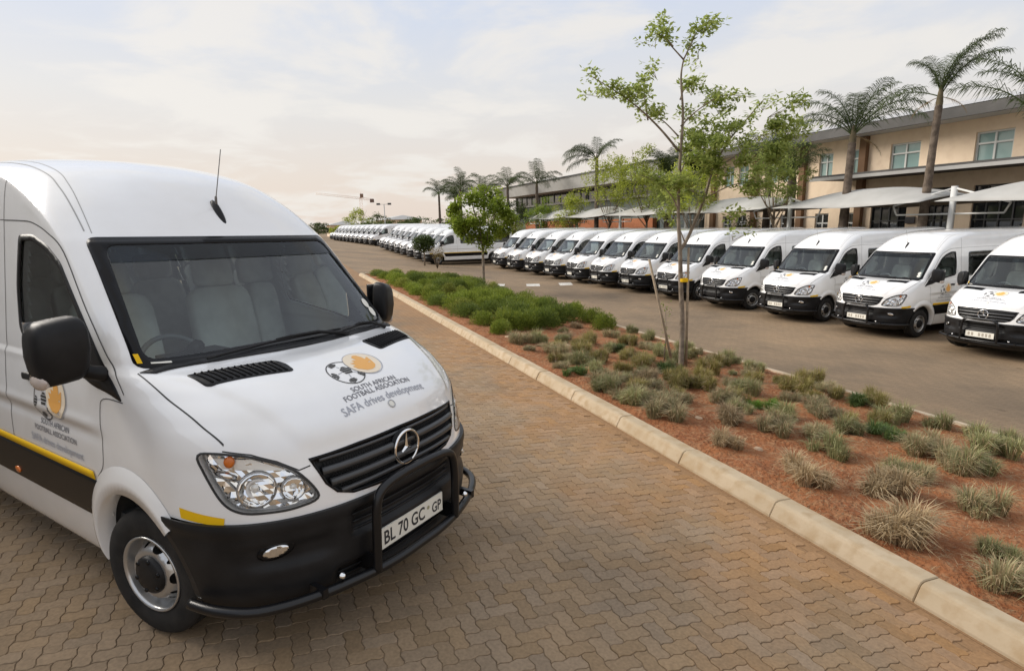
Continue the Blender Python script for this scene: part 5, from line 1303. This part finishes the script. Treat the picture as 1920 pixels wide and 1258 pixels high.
# ------------------------------------------------------------------ palms
frond_g = leaf_mat('frond_green', (.034, .052, .015), (.095, .125, .040), .3); frond_b = leaf_mat('frond_brown', (.16, .10, .045), (.26, .18, .08), .25)
palm_bark = noise_mat('palm_bark', (.085, .065, .05), (.165, .13, .10), 6, .95, bump=.8, bscale=22, dist=.03)
def frond(L, e0, droop, seed, pairs=76, ll=.47):
    r = random.Random(seed); v = []; f = []; n = 16; P = []; p = Vector((0, 0, 0)); e = e0
    for i in range(n+1):
        P.append(p.copy()); e = e0-droop*(i/n)**1.5; p = p+Vector((math.cos(e), .10*math.sin(i*.5+seed), math.sin(e)))*(L/n)
    tv, tf = tube(P, [.028*(1-.85*i/n) for i in range(n+1)], 5); v += tv; f += tf
    for k in range(pairs):
        a = .16+.84*k/pairs; i = min(int(a*n), n-1); fr = a*n-i; q = P[i].lerp(P[i+1], fr); d = (P[i+1]-P[i]).normalized(); side = Vector((0, 1, 0)); nrm = d.cross(side).normalized()
        l = ll*(.45+1.0*math.sin(math.pi*min(1, .12+a*.86))**.8)*r.uniform(.75, 1.15)
        for s_ in (-1, 1):
            dr = (side*s_*1.0+d*r.uniform(.5, .9)-nrm*r.uniform(-.45, .25)).normalized(); w_ = .022
            m = q+dr*l*.55; tip = q+dr*l+Vector((0, 0, -l*r.uniform(.25, .55))); wv = d*w_*.5; b = len(v)
            v += [q-wv*.6, q+wv*.6, m+wv, m-wv, tip]; f += [(b, b+1, b+2, b+3), (b+3, b+2, b+4)]
    return v, f
FR = []
for k, (L, e0, dr) in enumerate(((2.7, 78, 70), (2.7, 66, 85), (2.5, 55, 95), (2.6, 42, 95), (2.4, 25, 80), (2.8, 85, 95), (2.2, 5, 60))):
    me = mesh('frond', *frond(L, rad(e0), rad(dr), k), smooth=False); me.materials.append(frond_g); FR.append(me)
fb = mesh('frond', *frond(2.0, rad(-20), rad(50), 31, 36, .3), smooth=False); fb.materials.append(frond_b)
def palm(t, d, ztop, fr, label, r0=.19, lean=(0, 0), sc_=1.0, group='palms along the building'):
    x, y, z = P3(t, d); o = empty('palm_tree', (x, y, z)); h = ztop-z
    n = 26; P = [(lean[0]*(i/n)**1.4, lean[1]*(i/n)**1.4, -.1+(h+.1)*i/n) for i in range(n+1)]
    R_ = [r0*(1.25-.5*min(1, i/n*1.3))*(1+.05*(i % 2)) for i in range(n)]+[r0*.45]
    obj('trunk', *tube(P, R_, 12), palm_bark, o)
    top = Vector(P[-1])
    v, f = lathe([(r0*.62, -.4), (r0*.72, -.1), (r0*.5, .25), (r0*.2, .5)], 10, 'z'); cs = obj('crownshaft', v, f, noise_mat('palm_shaft', (.09, .075, .045), (.15, .12, .07), 5, .9), o); cs.location = top
    for az, k, s_ in fr:
        me = fb if k == 'b' else FR[k]; q = bpy.data.objects.new('frond', me); COL.objects.link(q); q.parent = o; q.location = top+Vector((0, 0, .1)); q.rotation_euler = (random.gauss(0, .08), 0, rad(az)); q.scale = (s_*sc_,)*3
    return tag(o, label, 'palm tree', group)
def ring(n, kinds, s_=1.0, seed=0):
    r = random.Random(seed); return [(360*i/n+r.uniform(-14, 14), kinds[i % len(kinds)], s_*r.uniform(.85, 1.1)) for i in range(n)]
# right in the picture is about azimuth -35 here
palm(14.1, 22.0, 6.15, [(-35, 0, 1.1), (-20, 5, 1.05), (-60, 1, .9), (-30, 1, 1.0), (150, 5, .75), (120, 0, .8), (40, 0, .9), (-80, 0, .8), (145, 4, .95), (200, 0, .7), (-45, 'b', .6), (140, 'b', .6), (60, 'b', .5)], 'tall palm with wind-swept fronds and a brown seed head before the tan office building', .155, (.12, -.05), .88)
palm(17.3, 22.0, 5.3, [(-40, 2, 1.15), (-30, 1, 1.1), (-55, 3, 1.1), (-10, 0, 1.0), (150, 2, 1.0), (135, 1, 1.05), (165, 3, 1.0), (120, 0, 1.0), (60, 0, .95), (-90, 0, .95), (-120, 1, .9), (95, 1, .9), (-45, 'b', .7)], 'broad-crowned palm with a bulging mid trunk before the tan office building', .19, (.1, 0))
palm(10.55, 21.6, 4.3, [(150, 0, 1.2), (140, 1, 1.2), (130, 5, 1.1), (-40, 2, 1.0), (60, 0, 1), (-100, 1, 1)], 'palm with long fronds reaching past the office canopy, partly out of view', .22)
palm(20.6, 22.6, 4.0, ring(11, (1, 2, 0, 3), .8, 3), 'short thick-trunked palm behind the fourth van of the near row', .26)
palm(22.6, 23.2, 4.7, ring(12, (0, 1, 5, 2), .9, 4), 'palm behind the crown of the multi-stemmed tree', .2)
palm(29.9, 22.5, 4.6, ring(12, (0, 5, 1, 0), .85, 5), 'slim upright palm beside the gap between the two buildings', .18)
palm(38.0, 22.2, 6.6, [(170, 4, 1.15), (150, 3, 1.1), (190, 3, 1.1), (140, 2, 1.05), (210, 2, 1.0), (-20, 1, .9), (30, 1, .9), (-60, 2, .9), (90, 0, .9), (170, 6, 1.1)], 'tall palm with arching drooping fronds before the orange brick panels', .17)
palm(48.8, 22.2, 5.6, ring(10, (2, 3, 4, 0), 1.05, 6), 'palm with spreading drooping fronds near the corner of the long hall', .17)
palm(56.6, 22.4, 5.9, ring(11, (1, 3, 2, 4), 1.1, 7), 'palm at the far end of the long hall', .18)
for k, (t, d, zt) in enumerate(((83.0, 22, 6.6), (70.9, 21.6, 6.6), (76.8, 22.6, 5.7), (80, 24, 6.0), (66, 23, 5.6))):
    palm(t, d, zt, ring(12, (1, 2, 3, 0, 4), 1.15, 10+k), 'distant palm in the cluster beyond the middle row of vans', .2, group='distant palms in a cluster')

# ------------------------------------------------------------------ hedge, leafy trees, bushes
hm = MB()
def hedge(name, t0, t1, d, w_, top, label, m, seed, dens=260):
    r = random.Random(seed); o = empty(name, P3((t0+t1)/2, d)); cl = []
    n = int((t1-t0)/.8)
    for k in range(n+1):
        t = t0+(t1-t0)*k/n; x, y, z = P3(t, d); hgt = top-z; cl.append((x-o.location.x, y-o.location.y, z-o.location.z+hgt*.5, .65, w_, hgt*.52, dens))
    obj('foliage', *leafcloud(cl, .14, .08, seed), m, o, False)
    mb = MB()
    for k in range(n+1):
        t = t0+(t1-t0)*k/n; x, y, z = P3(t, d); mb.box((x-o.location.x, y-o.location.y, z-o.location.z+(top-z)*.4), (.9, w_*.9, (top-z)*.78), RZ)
    mb.obj('stems', mat('hedge_inner_shade', (.015, .02, .008), .95), o, False)  # solid core boxes; the hedge's inner shade is put into their dark colour
    return tag(o, label, 'hedge')
hedge('hedge', 24.5, 62, 21.4, .5, 1.66, 'clipped dark hedge running behind the near row of vans', leaf_c, 41)
hedge('hedge', 3, 22.5, 21.3, .4, 1.52, 'low dark hedge in front of the tan office building', leaf_c, 42, 160)
def bushy(t, d, rx, top, m, label, n=1800, leaf=.13, seed=0, name='bush'):
    x, y, z = P3(t, d); o = empty(name, (x, y, z)); h = top-z; r = random.Random(seed)
    cl = [(rx*.6*r.uniform(-1, 1), rx*.6*r.uniform(-1, 1), h*r.uniform(.35, .82), rx*.45, rx*.45, h*.17, n/14) for _ in range(14)]
    obj('foliage', *leafcloud(cl, leaf, leaf*.5, seed), m, o, False); obj('stem', *tube([(0, 0, -.05), (0, 0, h*.6)], [.06, .03], 6), bark_d, o); return tag(o, label, 'bush')
bushy(24.2, 23.2, 1.1, 2.45, leaf_b, 'rounded bright green bush behind the near row, left of the short palm', 2400, seed=51)
bushy(17.85, 23.2, .45, 2.1, leaf_y, 'small golden bush beside a ground floor window of the office building', 700, .09, seed=52)
bushy(42.6, 21.9, 1.3, 3.0, leaf_y, 'loose yellow green bush before the orange brick panels', 2200, seed=53)
bushy(52.5, 21.5, 1.2, 3.1, leaf_y, 'upright yellow green bush near the far end of the long hall', 2000, seed=54)
simple_tree('leafy_tree', P3(31.0, 21.8), 3.4, (5.7, 2.1, 1.9), 7000, .15, .085, leaf_y, bark_d, 61, 'yellow green leafy tree with a forked trunk behind the middle of the near row', r0=.09)
simple_tree('leafy_tree', P3(35.2, 21.6), 3.2, (5.9, 1.9, 2.0), 5500, .15, .085, leaf_y, bark_d, 62, 'airy leafy tree with a dark stem in front of the long hall', r0=.07)
simple_tree('leafy_tree', P3(20.2, 21.2), 3.0, (5.3, 1.55, 1.5), 4800, .13, .07, leaf_a, bark_d, 63, 'light green leafy tree in front of the narrow windows of the office building', r0=.07)
simple_tree('leafy_tree', P3(25.6, 21.0), 2.6, (4.9, 1.5, 1.6), 4200, .13, .07, leaf_y, bark_d, 64, 'leafy tree standing between the hedge and the shade sails', r0=.06)
simple_tree('leafy_tree', P3(40.5, 21.6), 2.2, (4.0, 1.6, 1.5), 4200, .14, .08, leaf_y, bark_d, 65, 'yellow green tree between the two palms before the orange brick panels', r0=.07)
simple_tree('leafy_tree', P3(46.0, 21.5), 2.0, (3.6, 1.7, 1.4), 3800, .15, .085, leaf_b, bark_d, 66, 'green tree screening the middle of the long hall', r0=.07)
simple_tree('leafy_tree', P3(53.5, 21.8), 2.0, (3.7, 1.9, 1.5), 3800, .17, .09, leaf_c, bark_d, 67, 'dark green tree near the far end of the long hall', r0=.08)
simple_tree('leafy_tree', P3(28.2, 21.4), 2.6, (4.6, 1.4, 1.4), 4200, .13, .07, leaf_a, bark_d, 68, 'light green tree before the gap between the two buildings', r0=.06)
far = [(92, 20, 3.2, 3.4, leaf_c), (97, 22.5, 3.6, 3.8, leaf_c), (88, 23.5, 3.0, 3.2, leaf_c), (103, 19, 3.2, 3.2, leaf_c), (110, 17, 3.0, 4.6, leaf_c), (120, 15, 3.2, 6.2, leaf_y), (128, 12, 2.8, 2.6, leaf_y), (140, 8, 3.5, 3.4, leaf_c), (74, 23.5, 2.4, 2.9, leaf_c), (63, 22.5, 2.0, 2.5, leaf_c)]
for k, (t, d, rx, h, m_) in enumerate(far):
    simple_tree('distant_tree', P3(t, d), h*.45, (h*.62, rx, h*.42), 2600, .32, .2, m_, bark_d, 80+k, ['dark rounded tree in the distant clump behind the farthest vans', 'yellow green rounded tree in the distant clump behind the farthest vans'][0 if m_ is leaf_c else 1], 'distant trees beyond the rows', r0=.12)
hedge('hedge', 96, 150, 5.0, 1.0, 1.5, 'distant dark hedge closing the far end of the drive', leaf_c, 44, 70)

# ------------------------------------------------------------------ far end: light roofs, lamp post, crane
def far_roof(t, d, L, dep, zb, zt, label, wallm):
    o = site_empty('distant_building', t, d); z0 = o.location.z
    MB().box((0, dep/2, (zb-z0)/2), (L, dep, zb-z0)).obj('wall', wallm, o, False)
    v = [(-L/2-.8, -.8, zb-z0), (L/2+.8, -.8, zb-z0), (L/2+.8, dep+.8, zb-z0), (-L/2-.8, dep+.8, zb-z0), (-L/2+1, dep/2, zt-z0), (L/2-1, dep/2, zt-z0)]
    obj('roof', v, [(0, 1, 5, 4), (1, 2, 5), (2, 3, 4, 5), (3, 0, 4)], grey_l, o, False)
    for k in range(4): MB().box((-L*.36+k*L*.24, -.03, (zb-z0)*.55), (L*.12, .08, (zb-z0)*.3)).obj('window', pane_d, o, False)
    return tag(o, label, 'building')
far_roof(150, 24, 16, 9, 3.9, 5.0, 'distant pale house with a hipped grey roof behind the tree clump', tan_w)
far_roof(175, 13, 14, 8, 3.0, 4.2, 'low distant house with a pale roof near the crane', tan_w)
cp = site_empty('distant_carport', 150, -7.0); z0 = cp.location.z
v = []; f = []
for i in range(9):
    a = i/8
    for j in (0, 1): v.append((-4+8*a, 5*j, 4.3-z0+.7*math.sin(math.pi*a)))
f = [(2*i, 2*i+2, 2*i+3, 2*i+1) for i in range(8)]; o = obj('roof', v, f, grey_tr, cp); o.modifiers.new('t', 'SOLIDIFY').thickness = .25
for sx in (-3.4, 3.4):
    for y in (.4, 4.6): obj('post', *tube([(sx, y, 0), (sx, y, 4.35-z0)], .1, 8), steel_w, cp)
tag(cp, 'distant arched carport roof on thin posts', 'carport')
x, y, z = P3(100, 16.8); lp = empty('lamp_post', (x, y, z)); obj('pole', *tube([(0, 0, 0), (0, 0, 6.2)], [.11, .07], 8), grey_l, lp)
mb = MB().tube([(-1.0, 0, 6.15), (1.0, 0, 6.15)], .04, 6); mb.obj('crossarm', grey_l, lp)
for s_ in (-1, 1): MB().box((s_*.95, -.1, 6.2), (.55, .4, .3)).obj('floodlight', mat('lamp_dark', (.05, .05, .05), .6), lp, False)
tag(lp, 'twin-headed floodlight post above the farthest row of vans', 'lamp post')
cr = empty('tower_crane', (-97, 380, 0)); crm = mat('crane_hazed_paint', (.90, .74, .64), .6)  # orange crane paint made pale: distance haze is put into the colour
def truss(mb, A_, B_, w_, n):
    A_, B_ = Vector(A_), Vector(B_); d = (B_-A_).normalized(); s1 = d.cross(Vector((0, 1, 0))).normalized()*w_; s2 = Vector((0, 1, 0))*w_
    for c in (s1+s2, s1-s2, -s1+s2, -s1-s2): mb.tube([A_+c, B_+c], .09, 4)
    for i in range(n):
        a = A_.lerp(B_, i/n); b = A_.lerp(B_, (i+1)/n)
        mb.tube([a+s1+s2, b-s1+s2], .05, 4); mb.tube([a-s1-s2, b+s1-s2], .05, 4)
mb = MB(); truss(mb, (0, 0, 0), (0, 0, 21), .8, 12); mb.obj('tower', crm, cr)
mb = MB(); truss(mb, (0, 0, 21), (-29, 0, 24.6), .55, 22); mb.obj('jib', crm, cr)
mb = MB(); truss(mb, (0, 0, 21), (8, 0, 20), .55, 6); mb.obj('counter_jib', crm, cr)
MB().box((7.3, 0, 19.3), (2.4, 1.6, 2.2)).obj('counterweight', mat('crane_dark', (.16, .10, .08), .7), cr, False); MB().box((1.0, -1, 22.6), (1.8, 1.6, 2.4)).obj('cab', mat('crane_dark2', (.22, .13, .09), .7), cr, False)
obj('apex', *tube([(0, 0, 21), (0, 0, 25)], [.5, .2], 6), crm, cr)
tag(cr, 'distant orange tower crane with a long jib against the sky', 'crane')

# ------------------------------------------------------------------ corrugated shed on the near side of the drive (seen mirrored in the van's door glass)
sh = empty('shed', (-10.6, -3.2, g(-10.6, -3.2)-.1)); v = []; f = []; n = 340; Lw = 25.4
for i in range(n+1):
    y = -Lw/2+Lw*i/n; x = .035*math.sin(2*math.pi*i/5)
    v += [(x, y, 0), (x, y, 5.4)]
f = [(2*i, 2*i+2, 2*i+3, 2*i+1) for i in range(n)]
obj('cladding', v, f, noise_mat('shed_sheet', (.34, .335, .32), (.40, .395, .375), 1, .6), sh)
MB().box((-4.1, 0, 2.68), (8, Lw-.2, 5.3)).obj('shed_block', grey_l, sh, False)
obj('roof', [(.4, -Lw/2-.3, 5.38), (.4, Lw/2+.3, 5.38), (-4.1, Lw/2+.3, 6.2), (-4.1, -Lw/2-.3, 6.2), (-8.6, Lw/2+.3, 5.38), (-8.6, -Lw/2-.3, 5.38)], [(0, 1, 2, 3), (3, 2, 4, 5)], roof_m, sh, False)
tag(sh, 'corrugated sheet shed mirrored in the door glass of the lone van', 'shed')
simple_tree('yard_tree', (-8.3, 3.6, g(-8.3, 3.6)), 2.2, (3.4, 1.2, 1.2), 3000, .14, .08, leaf_c, bark_d, 97, 'dark tree before the shed, mirrored in the door glass of the lone van', r0=.09)

# far-off wood along the horizon
r = random.Random(12); cl = []
for k in range(150):
    a = rad(-78+68*k/149+r.uniform(-.3, .3)); R_ = r.uniform(235, 280); x, y = R_*math.sin(a), R_*math.cos(a); h = r.uniform(2.6, 4.6); cl.append((x, y, g(x, y)+h*.5, 3.6, 3.6, h*.55, 95))
tag(obj('distant_wood', *leafcloud(cl, .9, .6, 13), leaf_c, None, False), 'low dark line of trees along the horizon', 'wood', kind='stuff')
